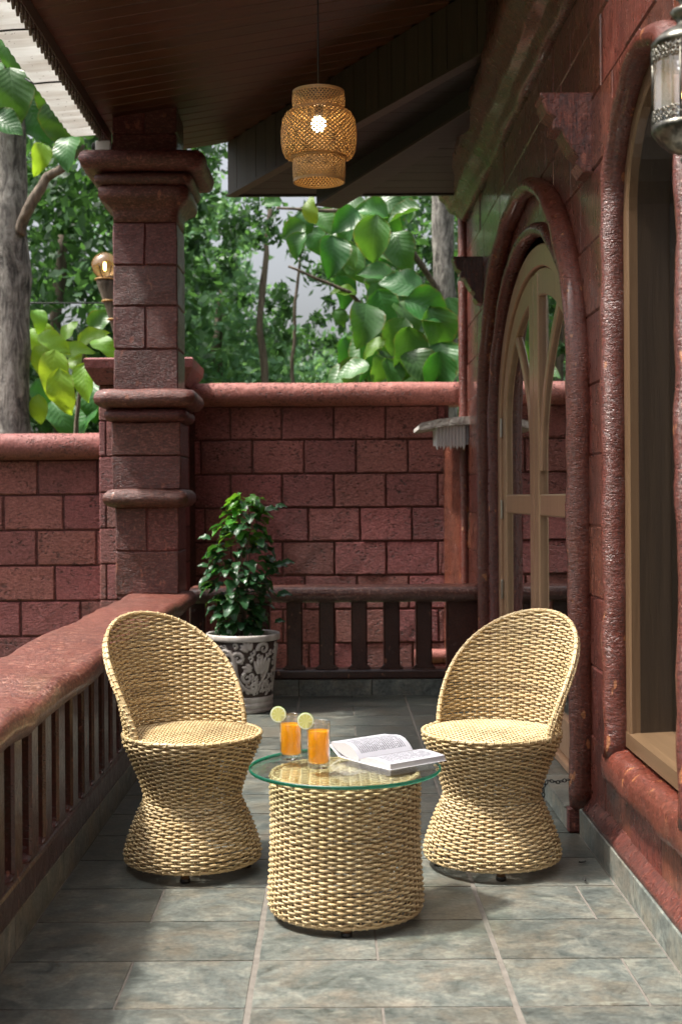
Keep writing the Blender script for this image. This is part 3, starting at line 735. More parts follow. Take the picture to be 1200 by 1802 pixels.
# ================================================================= GARDEN WALLS
blockvar = []
def make_block_mesh(seed):
    """unit block: 1 x 1 front, rough face, origin at the face centre, front faces -Y"""
    rng = random.Random(seed); nx, nzz = 5, 4
    W, H = 0.345, 0.222
    P = []
    for j in range(nzz + 1):
        row = []
        for i in range(nx + 1):
            u = i / nx; v = j / nzz
            x = (u - .5) * W; z = (v - .5) * H; edge = i in (0, nx) or j in (0, nzz)
            y = 0.014 if edge else 0.0
            if i in (0, nx): x += rng.uniform(-.003, .003)
            if j in (0, nzz): z += rng.uniform(-.003, .003)
            if not edge:
                x += rng.uniform(-.012, .012); z += rng.uniform(-.01, .01); y += rng.uniform(-.0022, .0022)
                if i == 1: x = -W / 2 + .006 + rng.uniform(0, .003)
                if i == nx - 1: x = W / 2 - .006 - rng.uniform(0, .003)
                if j == 1: z = -H / 2 + .006 + rng.uniform(0, .003)
                if j == nzz - 1: z = H / 2 - .006 - rng.uniform(0, .003)
            row.append((x, y, z))
        P.append(row)
    bnd = [P[0][i] for i in range(nx + 1)] + [P[j][nx] for j in range(1, nzz + 1)] + [P[nzz][i] for i in range(nx - 1, -1, -1)] + [P[j][0] for j in range(nzz - 1, 0, -1)]
    m = MB(); m.grid(P); m.grid([bnd, [(p[0], 0.035, p[2]) for p in bnd]], False, True)
    me = bpy.data.meshes.new('block'); me.from_pydata(m.v, [], m.f); me.materials.append(M['blockwall'])
    me.update()
    bm = bmesh.new(); bm.from_mesh(me); bmesh.ops.recalc_face_normals(bm, faces=bm.faces); bmesh.ops.remove_doubles(bm, verts=bm.verts, dist=1e-5); bm.to_mesh(me); bm.free()
    return me
BV = [make_block_mesh(i) for i in range(7)]
def lay_blocks(parent, x0, x1, yf, ztop, ncourse, phase, pitch=0.355, ch=0.2325):
    for c in range(ncourse):
        z1 = ztop - c * ch; z0 = z1 - ch
        s = x0 - pitch * 2 + (phase[c % len(phase)] if phase else 0)
        while s < x1 - .02:
            a = max(s, x0); e = min(s + pitch, x1)
            if e - a > 0.03:
                o = bpy.data.objects.new('block', random.choice(BV)); COL.objects.link(o); o.parent = parent
                o.location = ((a + e) / 2, yf + random.uniform(-.002, .002), (z0 + z1) / 2)
                flip = random.choice((1, -1))
                o.scale = ((e - a - 0.009) / 0.345 , 1, (ch - 0.009) / 0.222)
                o.rotation_euler = (0, 0, 0)
            s += pitch
bw = thing('garden_wall', 'tall pinkish red block wall with rounded coping behind the far balustrade', 'wall')
m = MB(); m.box(-1.30, 0.80, 9.012, 9.25, GZ, 1.80); m.build('core', M['mortar'], bw)
lay_blocks(bw, -0.945, 0.775, 9.0, 1.767, 9, [0.248 - .0, 0.045, 0.248, 0.07])
sweep('coping', [((x, 0, 0), (0, 1, 0), (0, 0, 1)) for x in np.arange(-1.22, 0.90, 0.06)], rrect(8.93, 9.32, 1.765, 1.925, 0.07, 6), M['blockcap'], bw, 0.005, 4.0)
lw = thing('garden_wall', 'low pinkish red block wall at far left with a tree trunk rising behind it', 'wall')
m = MB(); m.box(-4.6, -1.45, 8.762, 9.0, GZ, 1.45); m.build('core', M['mortar'], lw)
lay_blocks(lw, -4.5, -1.46, 8.75, 1.402, 7, [0.14, 0.31, 0.13, 0.25, 0.02], 0.40, 0.2355)
sweep('coping', [((x, 0, 0), (0, 1, 0), (0, 0, 1)) for x in np.arange(-4.6, -1.44, 0.06)], rrect(8.66, 9.08, 1.40, 1.578, 0.08, 6), M['blockcap'], lw, 0.006, 4.0)
pl = thing('gate_pier', 'pinkish red block pier with flat cap half hidden behind the column', 'pier')
m = MB(); m.box(-1.52, -0.98, 8.612, 9.1, GZ, 1.90); m.build('core', M['mortar'], pl)
for c in range(9):
    z1 = 1.885 - c * 0.2345; ph = 0.08 if c % 2 else 0.0
    xs_ = [-1.527, -1.40 - ph, -1.08 - ph, -0.975] if True else []
    for a, e in zip(xs_[:-1], xs_[1:]):
        m = MB(); m.box(a + .003, e - .003, 8.60, 9.11, z1 - .2345 + .003, z1 - .003, 0.006); m.build('block', M['blockwall'], pl)
m = MB(); m.grid([[(-1.25 + u * hw, 8.86 + v * hw, z) for u, v in ((-1, -1), (1, -1), (1, 1), (-1, 1))] for hw, z in ((.29, 1.886), (.30, 1.90), (.35, 1.99), (.355, 2.045), (.345, 2.055))], False, True, 0, True)
m.build('cap', M['blockcap'], pl)
rw = thing('return_wall', 'short smooth red wall closing the corner beneath the white ledge', 'wall')
m = MB(); m.grid([[(0.76, 9.01, z), (0.845, 8.46, z), (1.3, 8.46, z), (1.3, 9.01, z)] for z in (GZ, 1.56)], False, True, 0, True); m.build('body', M['hwall'], rw)  # darker wall material stands in for shade on this face
lg = thing('stone_ledge', 'weathered whitish stone ledge with ribbed white valance beside the house corner', 'ledge')
P = []
for (x, zt, zb) in ((0.545, 1.588, 1.565), (0.565, 1.605, 1.558), (0.66, 1.625, 1.575), (0.78, 1.64, 1.59), (1.0, 1.65, 1.60)):
    P.append([(x, 8.25, zb), (x, 8.25, zt), (x, 8.75, zt), (x, 8.75, zb)])
m = MB(); m.grid(P, False, True, 0, True); m.build('slab', M['whitestone'], lg)
for k in range(9):
    m = MB(); x = 0.665 + k * 0.021; m.extrude([(x - .0095, 1.61), (x - .0095, 1.46 + .01 * (k % 2)), (x, 1.435 + .01 * (k % 2)), (x + .0095, 1.46 + .01 * (k % 2)), (x + .0095, 1.61)], 'y', 8.30, 8.335, 0, 0.003)
    m.build('valance_rib', M['whitepaint'], lg)
m = MB(); m.box(0.66, 1.0, 8.336, 8.6, 1.47, 1.60); m.build('backing', M['whitepaint'], lg)
for k, (x, z, r) in enumerate(((0.70, GZ + .05, .05), (0.70, GZ + .145, .05), (0.70, GZ + .24, .05))):
    m = MB(); m.tube([(x - .16, 8.72, z), (x - .05, 8.72, z), (x + .1, 8.72, z), (x + .12, 8.72, z)], [r, r * .96, r * .94, r * .94], 16)
    tag(m.build('clay_tile', M['blockcap'], None, True), ['bottom', 'middle', 'top'][k] + ' of the red rounded tiles stacked outside the far balustrade', 'roof tile', 'stacked red tiles')

# ================================================================= HOUSE WALL
XW = 0.865
DC, DZ0 = 5.84, 1.5
def arch_pt(t, hw, rise, c, z0, zb):
    """t 0..1 from the far foot over the arch to the near foot; returns (y,z)"""
    L1 = z0 - zb; La = PI * math.sqrt((hw * hw + rise * rise) / 2); T = 2 * L1 + La; s = t * T
    if s < L1: return (c + hw, zb + s)
    if s > L1 + La: return (c - hw, z0 - (s - L1 - La))
    a = PI * (s - L1) / La; return (c + hw * math.cos(a), z0 + rise * math.sin(a))
hw_ = thing('house_wall', 'glossy dark red house wall with arched mouldings along the right side of the patio', 'wall')
openings = [dict(c=DC, hw=1.40, z0=DZ0, rise=0.975, zb=-1.0), dict(c=3.455, hw=0.425, z0=1.95, rise=0.385, zb=0.335)]
def f_open(op, y, z):
    """(inside?, boundary point, outward normal)"""
    dy = y - op['c']
    if z > op['z0']:
        u = dy / op['hw']; v = (z - op['z0']) / op['rise']; rr_ = math.hypot(u, v)
        k = 1 / max(rr_, 1e-6); b_ = (op['c'] + u * k * op['hw'], op['z0'] + v * k * op['rise'])
        n = Vector((u / op['hw'], v / op['rise'])).normalized()
        return rr_ < 1, b_, n
    if z < op['zb']: return False, (y, op['zb']), Vector((0, -1))
    s = 1 if dy >= 0 else -1
    return abs(dy) < op['hw'], (op['c'] + s * op['hw'], z), Vector((s, 0))
def clip_half(poly, p0, n):
    out = []
    for i in range(len(poly)):
        a = Vector(poly[i]); b_ = Vector(poly[(i + 1) % len(poly)]); da = (a - Vector(p0)).dot(n); db = (b_ - Vector(p0)).dot(n)
        if da >= 0: out.append((a.x, a.y))
        if da * db < 0: q = a + (b_ - a) * (da / (da - db)); out.append((q.x, q.y))
    return out
zcs = [0.10] + [0.335 + 0.235 * k for k in range(14)]
for ci, (z0, z1) in enumerate(zip(zcs[:-1], zcs[1:])):
    y = -1.2 + (0.18 if ci % 2 else 0.0)
    while y < 8.4:
        a = y; e = min(y + 0.36, 8.44); y += 0.36
        poly = [(a, z0), (e, z0), (e, z1), (a, z1)]
        for op in openings:
            if not poly: break
            ins = [f_open(op, *p)[0] for p in poly]; cen = ((a + e) / 2, (z0 + z1) / 2)
            if all(ins): poly = []
            elif any(ins) or f_open(op, *cen)[0]:
                _, bp_, n = f_open(op, *cen); poly = clip_half(poly, bp_, n)
        if len(poly) < 3: continue
        if max(p[0] for p in poly) - min(p[0] for p in poly) < .01: continue
        m = MB(); m.extrude(poly, 'x', XW + random.uniform(-.003, .003), 0.97, 0, 0.006); m.build('block', M['hwall'], hw_)
def arch_sweep(name, op, off, xoff, prof, mat, parent, zb, amp=0.0, n=110, caps=True, smooth=True, ns=6.0):
    """sweep prof (a along outward normal, b along -X) round an arch of half-width hw and rise"""
    hw0, rise0, c, z0 = op
    path = []
    for i in range(n + 1):
        t = i / n; y, z = arch_pt(t, hw0, rise0, c, z0, zb)
        if z > z0 + 1e-6: nn = Vector((0, (y - c) / hw0 ** 2, (z - z0) / rise0 ** 2)).normalized()
        else: nn = Vector((0, 1 if y > c else -1, 0))
        path.append((Vector((xoff, y, z)), nn, Vector((-1, 0, 0))))
    return sweep(name, path, prof, mat, parent, amp, ns, True, caps, smooth)
# door surround
arch_sweep('outer_roll_moulding', (1.386, 0.965, DC, DZ0), 0, 0.838, circ(0.034, 14, 0, 0, 0.045), M['roll'], hw_, 0.08, 0.007)
arch_sweep('recessed_band', (1.30, 0.878, DC, DZ0), 0, 0.88, rrect(-.075, .075, -.03, .008, .006, 2), M['hwall'], hw_, 0.08, 0.004)
arch_sweep('inner_roll_moulding', (1.215, 0.79, DC, DZ0), 0, 0.875, circ(0.031, 12, 0, 0, 0.040), M['roll'], hw_, 0.08, 0.005)
# window surround
WC, WZ0 = 3.455, 1.95
arch_sweep('window_roll_moulding', (0.418, 0.375, WC, WZ0), 0, 0.835, circ(0.033, 14, 0, 0, 0.042), M['roll'], hw_, 0.37, 0.008, 100, True, True, 8.0)
sweep('window_sill_moulding', [((0, y, 0), (1, 0, 0), (0, 0, 1)) for y in np.arange(2.6, 3.93, 0.03)], rrect(0.80, 0.91, 0.272, 0.392, 0.045, 4), M['roll'], hw_, 0.010, 7.0)
# corner roll at the far end and flat end face
sweep('corner_roll_moulding', [((0, 0, z), (1, 0, 0), (0, 1, 0)) for z in np.arange(0.05, 3.2, 0.05)], circ(0.032, 12, 0.845, 8.41), M['roll'], hw_, 0.004)
m = MB(); m.box(0.872, 1.3, 8.442, 8.47, GZ, 3.5); m.build('end_face', M['hwall'], hw_)
# cornice
cp = [(0.868, 2.885), (0.83, 2.90), (0.815, 2.93), (0.80, 2.955), (0.765, 2.965), (0.75, 2.985), (0.735, 3.02), (0.70, 3.045), (0.69, 3.08), (0.69, 3.14), (0.72, 3.16), (0.72, 3.60), (0.868, 3.60)]
sweep('cornice', [((0, y, 0), (1, 0, 0), (0, 0, 1)) for y in np.arange(1.0, 8.45, 0.08)], cp, M['hwall'], hw_, 0.012, 3.0)
# corbels
def corbel(yc, zt, s=1.0):
    pr = [(0.87, zt - .27), (0.835, zt - .265), (0.815, zt - .235), (0.83, zt - .215), (0.80, zt - .19), (0.775, zt - .15), (0.765, zt - .125), (0.735, zt - .12), (0.735, zt - .10), (0.742, zt - .085), (0.715, zt - .065), (0.70, zt - .03), (0.705, zt - .022), (0.695, zt - .012), (0.695, zt), (0.87, zt)]
    m = MB(); m.extrude(pr, 'y', yc - .06, yc + .06, 0, 0.006)
    o = m.build('corbel', M['hwall'], hw_)
corbel(4.40, 2.475); corbel(7.55, 2.51)
# skirting on the near part of the wall, and the red sloping fillet above
y = -1.2
while y < 4.42:
    y1 = min(y + 0.604, 4.43)
    m = MB(); m.box(0.824, 0.88, y + .0015, y1 - .0015, -0.01, 0.086, 0.003); m.build('skirting_tile', M['kerb'], hw_); y = y1
sweep('skirting_fillet', [((0, y, 0), (1, 0, 0), (0, 0, 1)) for y in np.arange(-1.2, 4.44, 0.08)], [(0.828, 0.0865), (0.88, 0.0865), (0.88, 0.135), (0.862, 0.128), (0.835, 0.097)], M['hwall'], hw_, 0.003)
m = MB(); m.box(0.875, 1.0, -1.2, 4.43, -.01, 0.1); m.build('wall_foot', M['hwall'], hw_)
m = MB(); m.box(0.86, 1.0, 7.20, 8.44, GZ, 0.1); m.build('wall_foot', M['hwall'], hw_)
# unseen wall added behind the camera to block front fill light
m = MB(); m.box(-1.5, 0.87, -1.15, -0.9, GZ, 3.5); struct(m.build('house_return_wall', M['hwall']))
# interior shell
m = MB()
m.box(3.6, 3.7, -1.2, 8.6, GZ, 3.56); m.box(0.975, 3.6, 8.48, 8.6, GZ, 3.56); m.box(0.975, 3.6, -1.3, -1.2, GZ, 3.56); m.box(1.21, 3.6, -1.2, 8.48, -0.1, 0.0)
struct(m.build('house_interior', M['interior']))

# ================================================================= ARCHED DOOR
door = thing('arched_door', 'arched double glazed door in tan wood set in the red wall behind the right chair', 'door')
ZB = 0.084
def wprof(w0, w1, x0, x1, ch=0.006):   # a from w0..w1, b (towards -X) from x0..x1
    return [(w0, x0), (w0, x1 - ch), (w0 + ch, x1), (w1 - ch, x1), (w1, x1 - ch), (w1, x0)]
arch_sweep('door_frame', (1.16, 0.70, DC, DZ0), 0, 0.94, wprof(-.065, 0.03, 0, 0.055), M['doorwood'], door, ZB, 0, 100, True, False)
m = MB(); m.box(0.885, 0.96, DC - 1.10, DC + 1.10, ZB, ZB + .03, .004); m.build('threshold', M['doorwood'], door)
def ribbon(name, pts, hwid, x0, x1, mat, parent, ch=0.006):
    """flat strip along (y,z) pts, half-width hwid, from depth x0 (front) to x1 (back)"""
    rows = []
    for i, p in enumerate(pts):
        a = Vector(pts[max(i - 1, 0)]); b_ = Vector(pts[min(i + 1, len(pts) - 1)]); t = (b_ - a).normalized(); n = Vector((-t.y, t.x))
        P_ = Vector(p); row = []
        for (u, x) in ((-hwid, x1), (-hwid, x0 + ch), (-hwid + ch, x0), (hwid - ch, x0), (hwid, x0 + ch), (hwid, x1)):
            q = P_ + n * u; row.append((x, q.x, q.y))
        rows.append(row)
    mb = MB(); mb.grid(rows, False, True, 0, True); return mb.build(name, mat, parent)
HWI, RI = 1.093, 0.633     # leaf outer edge
def arch_z(off, hw, rise): return DZ0 + rise * math.sqrt(max(0, 1 - (off / hw) ** 2))
for s in (1, -1):
    # outer stile following the arch
    pts = [(DC + s * (HWI - .06), ZB + .035)]
    for i in range(10): pts.append((DC + s * (HWI - .06), ZB + .035 + (DZ0 - ZB - .035) * (i + 1) / 10))
    for i in range(1, 31):
        a = (PI / 2) * i / 30 * 0.985; pts.append((DC + s * (HWI - .06) * math.cos(a), DZ0 + (RI - .06) * math.sin(a)))
    lf = ribbon('door_leaf', pts, 0.058, 0.900, 0.94, M['doorwood'], door)
    ribbon('meeting_stile', [(DC + s * 0.064, ZB + .035), (DC + s * 0.064, 1.2), (DC + s * 0.064, DZ0 + RI - .02)], 0.061, 0.896, 0.939, M['doorwood'], lf)
    ribbon('lock_rail', [(DC + s * 0.12, 1.10), (DC + s * 0.6, 1.10), (DC + s * (HWI - .1), 1.10)], 0.047, 0.902, 0.938, M['doorwood'], lf)
    ribbon('bottom_rail', [(DC + s * 0.12, ZB + .11), (DC + s * 0.6, ZB + .11), (DC + s * (HWI - .1), ZB + .11)], 0.075, 0.902, 0.938, M['doorwood'], lf)
    mp = []
    for i in range(17):
        t = i / 16; mp.append((DC + s * (0.135 + 0.50 * t ** 1.9), 1.25 + 0.68 * t ** 0.85))
    ribbon('curved_muntin', mp, 0.026, 0.903, 0.937, M['doorwood'], lf)
    # panes
    def pane(poly):
        m = MB(); m.extrude(poly, 'x', 0.918, 0.923); return m.build('glass_pane', M['pane'], lf)
    yo = HWI - .1
    pane([(DC + s * .1, ZB + .17), (DC + s * yo, ZB + .17), (DC + s * yo, 1.07), (DC + s * .1, 1.07)])
    arc_o = []
    for i in range(20):
        a = (PI / 2) * i / 19; y_ = (HWI - .075) * math.cos(a)
        arc_o.append((y_, DZ0 + (RI - .075) * math.sin(a)))
    hi = [q for q in arc_o if q[0] >= 0.60]; lo = [q for q in arc_o if q[0] < 0.60 and q[0] > 0.1]
    pane([(DC + s * .11, 1.13), (DC + s * yo, 1.13)] + [(DC + s * q[0], q[1]) for q in hi] + [(p[0], p[1]) for p in mp[::-1]] )
    pane([(p[0], p[1]) for p in mp] + [(DC + s * q[0], q[1]) for q in lo] + [(DC + s * 0.1, arc_o[-1][1])] + [(DC + s * .1, 1.25)])
    for z_ in (0.60, 1.02, 1.45):
        m = MB(); m.box(0.886, 0.897, DC + s * (HWI - .004) - .009, DC + s * (HWI - .004) + .009, z_, z_ + .10, .003); m.build('hinge', M['steel'], lf)

# ================================================================= ARCHED WINDOW
win = thing('arched_window', 'narrow arched window with brown wood frame in the nearest part of the right wall', 'window')
arch_sweep('window_frame', (0.385, 0.345, WC, WZ0), 0, 0.885, wprof(-.045, 0.012, 0, 0.030), M['winwood'], win, 0.43, 0, 90, True, False)
m = MB(); m.grid([[(0.853, y, 0.405), (0.853, y, 0.448), (0.875, y, 0.452), (1.02, y, 0.458), (1.02, y, 0.405)] for y in (WC - .40, WC + .40)], False, True, 0, True); m.build('window_sill', M['winwoodh'], win)
arch_sweep('window_lining', (0.338, 0.298, WC, WZ0), 0, 1.03, [(0, 0), (0.06, 0), (0.06, 0.145), (0, 0.145)], M['jamb'], win, 0.45, 0, 60, True, False)
pts = [(WC + .33, .45), (WC + .33, WZ0)] + [(WC + .33 * math.cos(a), WZ0 + .29 * math.sin(a)) for a in np.linspace(0.1, PI - .1, 18)] + [(WC - .33, WZ0), (WC - .33, .45)]
m = MB(); m.extrude(pts, 'x', 0.975, 0.980); m.build('glass_pane', M['pane'], win)
ribbon('mullion', [(WC, .45), (WC, 1.2), (WC, 2.24)], 0.02, 0.965, 0.99, M['jamb'], win)

# ================================================================= WOVEN FURNITURE
class Weave:
    def __init__(self): self.V = []; self.F = []; self.o = 0
    def strand(self, P, N, B, w, t, closed):
        """P,N,B arrays (n,3): centre, outward normal, width direction"""
        n = len(P)
        sec = [(1, 0), (.55, .85), (-.55, .85), (-1, 0), (-.55, -.85), (.55, -.85)]
        ring = np.stack([P + B * (w * a) + N * (t * b_) for a, b_ in sec], 1)
        self.V.append(ring.reshape(-1, 3)); k = len(sec)
        i = np.arange(n if closed else n - 1)[:, None]; j = np.arange(k)[None, :]
        a = i * k + j; b_ = i * k + (j + 1) % k; c = ((i + 1) % n) * k + (j + 1) % k; d = ((i + 1) % n) * k + j
        self.F.append(np.stack([a, d, c, b_], -1).reshape(-1, 4) + self.o); self.o += n * k
    def build(self, name, mat, parent):
        V = np.concatenate(self.V).astype(np.float32); F = np.concatenate(self.F).astype(np.int32)
        me = bpy.data.meshes.new(name); me.vertices.add(len(V)); me.vertices.foreach_set('co', V.ravel())
        me.loops.add(F.size); me.loops.foreach_set('vertex_index', F.ravel())
        me.polygons.add(len(F)); me.polygons.foreach_set('loop_start', np.arange(0, F.size, 4, dtype=np.int32)); me.polygons.foreach_set('loop_total', np.full(len(F), 4, dtype=np.int32))
        me.polygons.foreach_set('use_smooth', [True] * len(F)); me.materials.append(mat); me.update(calc_edges=True); me.validate()
        o = bpy.data.objects.new(name, me); COL.objects.link(o); o.parent = parent; return o
def resample(prof, ds):
    P = np.array(prof, float); d = np.r_[0, np.cumsum(np.hypot(*np.diff(P, axis=0).T))]; n = int(round(d[-1] / ds)); s = np.linspace(0, d[-1], n + 1)
    return np.c_[np.interp(s, d, P[:, 0]), np.interp(s, d, P[:, 1])]
def smooth_prof(pts, n=60):
    """Catmull-Rom"""
    pts = [pts[0]] + list(pts) + [pts[-1]]; out = []
    for i in range(1, len(pts) - 2):
        p0, p1, p2, p3 = [np.array(p, float) for p in pts[i - 1:i + 3]]
        for k in range(12):
            t = k / 12; out.append(0.5 * ((2 * p1) + (-p0 + p2) * t + (2 * p0 - 5 * p1 + 4 * p2 - p3) * t * t + (-p0 + 3 * p1 - 3 * p2 + p3) * t ** 3))
    out.append(np.array(pts[-1], float)); return np.array(out)
def revolve_weave(wv, stk, prof, stakes, pitch, A=0.0042, w=0.0033, t=0.0021, stake_r=0.0032, sub=5, th=None, hmax=None, rng=np.random.RandomState(3)):
    """woven surface of revolution; th: angular limit function(row index -> half-angle) for open rows (centred on angle pi/2)"""
    S_ = resample(prof, pitch); n = len(S_)
    T = np.gradient(S_, axis=0); T /= np.linalg.norm(T, axis=1)[:, None]; Nn = np.c_[T[:, 1], -T[:, 0]]
    if np.mean(Nn[:, 0]) < 0: Nn = -Nn
    for j in range(n):
        r, z = S_[j]
        if th is None: a = np.linspace(0, 2 * PI, stakes * sub, endpoint=False); closed = True
        else:
            lim = th(j, z)
            if lim < 0.05: continue
            m_ = max(8, int(2 * lim / (2 * PI) * stakes * sub)); a = np.linspace(PI / 2 - lim, PI / 2 + lim, m_); closed = False
        ph = np.cos(stakes / 2 * a + PI * j)
        rad = A * ph
        jit = rng.normal(0, 0.0006) + 0.0010 * np.sin(a * 3 + rng.uniform(0, 6.28)) + 0.0004 * np.sin(a * 11 + rng.uniform(0, 6.28))
        ca, sa = np.cos(a), np.sin(a)
        rr_ = r + Nn[j, 0] * rad + T[j, 0] * jit; zz = z + Nn[j, 1] * rad + T[j, 1] * jit
        P = np.c_[rr_ * ca, rr_ * sa, zz]; N = np.c_[Nn[j, 0] * ca, Nn[j, 0] * sa, np.full_like(a, Nn[j, 1])]; B = np.c_[T[j, 0] * ca, T[j, 0] * sa, np.full_like(a, T[j, 1])]
        wv.strand(P, N, B, w, t, closed)
    for k in range(stakes):
        a = 2 * PI * k / stakes; Q = S_
        if th is not None:
            da = abs((a - PI / 2 + PI) % (2 * PI) - PI); keep = [i for i in range(n) if th(i, S_[i, 1]) >= da]
            if len(keep) < 3: continue
            Q = S_[:max(keep) + 1]
        Q = Q[::2] if len(Q) > 6 else Q
        P = np.c_[Q[:, 0] * math.cos(a), Q[:, 0] * math.sin(a), Q[:, 1]]
        N = np.tile([math.cos(a), math.sin(a), 0], (len(P), 1)); B = np.tile([-math.sin(a), math.cos(a), 0], (len(P), 1))
        stk.strand(P, N, B, stake_r, 0.002, False)
def twist(wv, path, r, strands=3, turns_per_m=28, sr=0.0045, closed=False, ties=0.026):
    """rope-like border along path"""
    P = np.array(path, float); d = np.r_[0, np.cumsum(np.linalg.norm(np.diff(P, axis=0), axis=1))]; L = d[-1]; n = int(L * max(turns_per_m, 12) * 7)
    s = np.linspace(0, L, n, endpoint=not closed); Q = np.c_[[np.interp(s, d, P[:, i]) for i in range(3)]].T
    T = np.gradient(Q, axis=0); T /= np.linalg.norm(T, axis=1)[:, None]
    up = np.tile([0, 0, 1.0], (n, 1)); U = np.cross(T, up); U /= np.maximum(np.linalg.norm(U, axis=1)[:, None], 1e-6); W = np.cross(U, T)
    for k in range(strands):
        a = s / L * round(L * turns_per_m) * 2 * PI + 2 * PI * k / strands
        off = U * np.cos(a)[:, None] + W * np.sin(a)[:, None]; B = np.cross(T, off)
        wv.strand(Q + off * r, off, B, sr, sr * 0.7, closed)
    if ties:
        for c in range(int(L / ties)):
            i = min(n - 2, int((c + .5) / int(L / ties) * n)); a = np.linspace(0, 2 * PI, 12, endpoint=False)
            ring = Q[i] + (U[i][None] * np.cos(a)[:, None] + W[i][None] * np.sin(a)[:, None] + T[i][None] * (0.25 * np.sin(a)[:, None])) * (r + sr * 0.75)
            nr = (U[i][None] * np.cos(a)[:, None] + W[i][None] * np.sin(a)[:, None]); wv.strand(ring, nr, np.tile(T[i], (12, 1)), 0.0026, 0.0016, True)
def disc_weave(wv, stk, R0, zf, pitch=0.0076, pv=0.021, A=0.0030, w=0.0033, t=0.0021):
    n = int(2 * R0 / pitch)
    for j in range(n):
        y = -R0 + pitch * (j + .5); half = math.sqrt(max(0, R0 * R0 - y * y)) - 0.003
        if half < 0.02: continue
        x = np.linspace(-half, half, max(8, int(2 * half / pv * 5))); ph = np.cos(PI * x / pv + PI * j)
        z = np.array([zf(a, y) for a in x]) + A * np.sign(ph) * np.abs(ph) ** .8
        P = np.c_[x, np.full_like(x, y), z]; wv.strand(P, np.tile([0, 0, 1.], (len(x), 1)), np.tile([0, 1., 0], (len(x), 1)), w, t, False)
    k = int(2 * R0 / pv)
    for i in range(-k // 2, k // 2 + 1):
        x = i * pv; half = R0 * R0 - x * x
        if half <= 0.0004: continue
        half = math.sqrt(half) - .004; y = np.linspace(-half, half, 16)
        P = np.c_[np.full_like(y, x), y, [zf(x, b_) for b_ in y]]; stk.strand(P, np.tile([0, 0, 1.], (16, 1)), np.tile([1., 0, 0], (16, 1)), .003, .002, False)
def foot(parent, x, y, ztop):
    m = MB(); m.lathe([(.014, ztop + .02), (.013, 0.012)], 12, 0, True, True); o = m.build('foot', M['foot'], parent, True); o.location = (x, y, 0)
    m = MB(); m.lathe([(.015, 0.012), (.0155, .002), (.013, 0.0)], 12, 0, True, True); m.build('rubber_cap', M['black'], o, True); return o

def build_chair():
    t = thing('wicker_chair', 'x', 'chair')
    # base: flared foot, waist, flared seat
    low = smooth_prof([(0.198, 0.034), (0.208, 0.043), (0.206, 0.068), (0.190, 0.118), (0.169, 0.170), (0.146, 0.218)])
    hi = smooth_prof([(0.147, 0.220), (0.151, 0.245), (0.168, 0.297), (0.191, 0.350), (0.209, 0.392), (0.211, 0.409)])
    wv, sk = Weave(), Weave()
    revolve_weave(wv, sk, low, 46, 0.0075)
    wv.build('base_weave', M['wicker'], t)
    wv2 = Weave(); revolve_weave(wv2, sk, hi, 46, 0.0075)
    wv2.build('body_weave', M['wicker'], t)
    # seat
    sv = Weave(); disc_weave(sv, sk, 0.205, lambda x, y: 0.414 + 0.008 * (1 - (x * x + y * y) / 0.042))
    so = sv.build('seat_weave', M['wicker'], t)
    br = Weave(); c_ = [(0.211 * math.cos(a), 0.211 * math.sin(a), 0.414) for a in np.linspace(0, 2 * PI, 90)]
    twist(br, c_, 0.0036, 4, 3, 0.0034); br.build('seat_rim', M['wicker'], t); br = Weave()
    c_ = [(0.205 * math.cos(a), 0.205 * math.sin(a), 0.036) for a in np.linspace(0, 2 * PI, 90)]
    twist(br, c_, 0.0030, 4, 3, 0.0030); br.build('base_rim', M['wicker'], t); br = Weave()
    # back: shell rising from the seat edge, centred on +Y
    HB = 0.350
    def rb(h): return 0.206 + 0.080 * (max(h, 0) / HB) ** 1.25
    def hrim(phi): return HB * max(0, math.cos(phi)) ** 0.72
    def lim(j, z):
        h = z - 0.417
        if h <= 0: return PI / 2
        if h >= HB: return 0
        return math.acos(min(1, (h / HB) ** (1 / 0.72)))
    prof = [(rb(h), 0.417 + h) for h in np.linspace(0.004, HB - .002, 40)]
    bv = Weave(); revolve_weave(bv, sk, prof, 62, 0.0075, th=lim)
    bv.build('back_weave', M['wicker'], t)
    path = []
    for phi in np.linspace(-PI / 2, PI / 2, 120):
        # even spacing near the steep ends
        f = math.sin(phi); ph = phi
        h = hrim(ph); r = rb(h) + 0.001; path.append((r * math.cos(PI / 2 + ph), r * math.sin(PI / 2 + ph), 0.417 + h))
    twist(br, path, 0.0046, 5, 3, 0.0034); br.build('back_rim', M['wicker'], t); br = Weave()
    path2 = [(x * 1.025, y * 1.025, z - 0.012) for x, y, z in path]
    twist(br, path2, 0.0034, 4, 4, 0.0031)
    br.build('back_rim', M['wicker'], t)
    sk.build('stakes', M['stake'], t)
    m = MB(); m.lathe([(0.001, 0.403), (0.196, 0.403), (0.196, 0.398), (0.001, 0.398)], 40); m.build('seat_board', M['stake'], t)
    for a in (45, 135, 225, 315): foot(t, 0.165 * math.cos(R(a)), 0.165 * math.sin(R(a)), 0.03)
    return t
def copy_tree(o, parent=None):
    c = o.copy(); COL.objects.link(c); c.parent = parent
    for ch in list(o.children): copy_tree(ch, c)
    return c
ch1 = build_chair()
ch1.location = (-0.438, 4.06, 0.0); ch1.rotation_euler = (0, 0, R(43))       # back towards the balustrade
ch1['label'] = 'straw wicker tub chair beside the left balustrade, its back to the railing'; ch1['group'] = 'wicker chairs'
ch2 = copy_tree(ch1); ch2.location = (0.486, 4.06, 0.0); ch2.rotation_euler = (0, 0, R(-43))
ch2['label'] = 'straw wicker tub chair in front of the arched door'

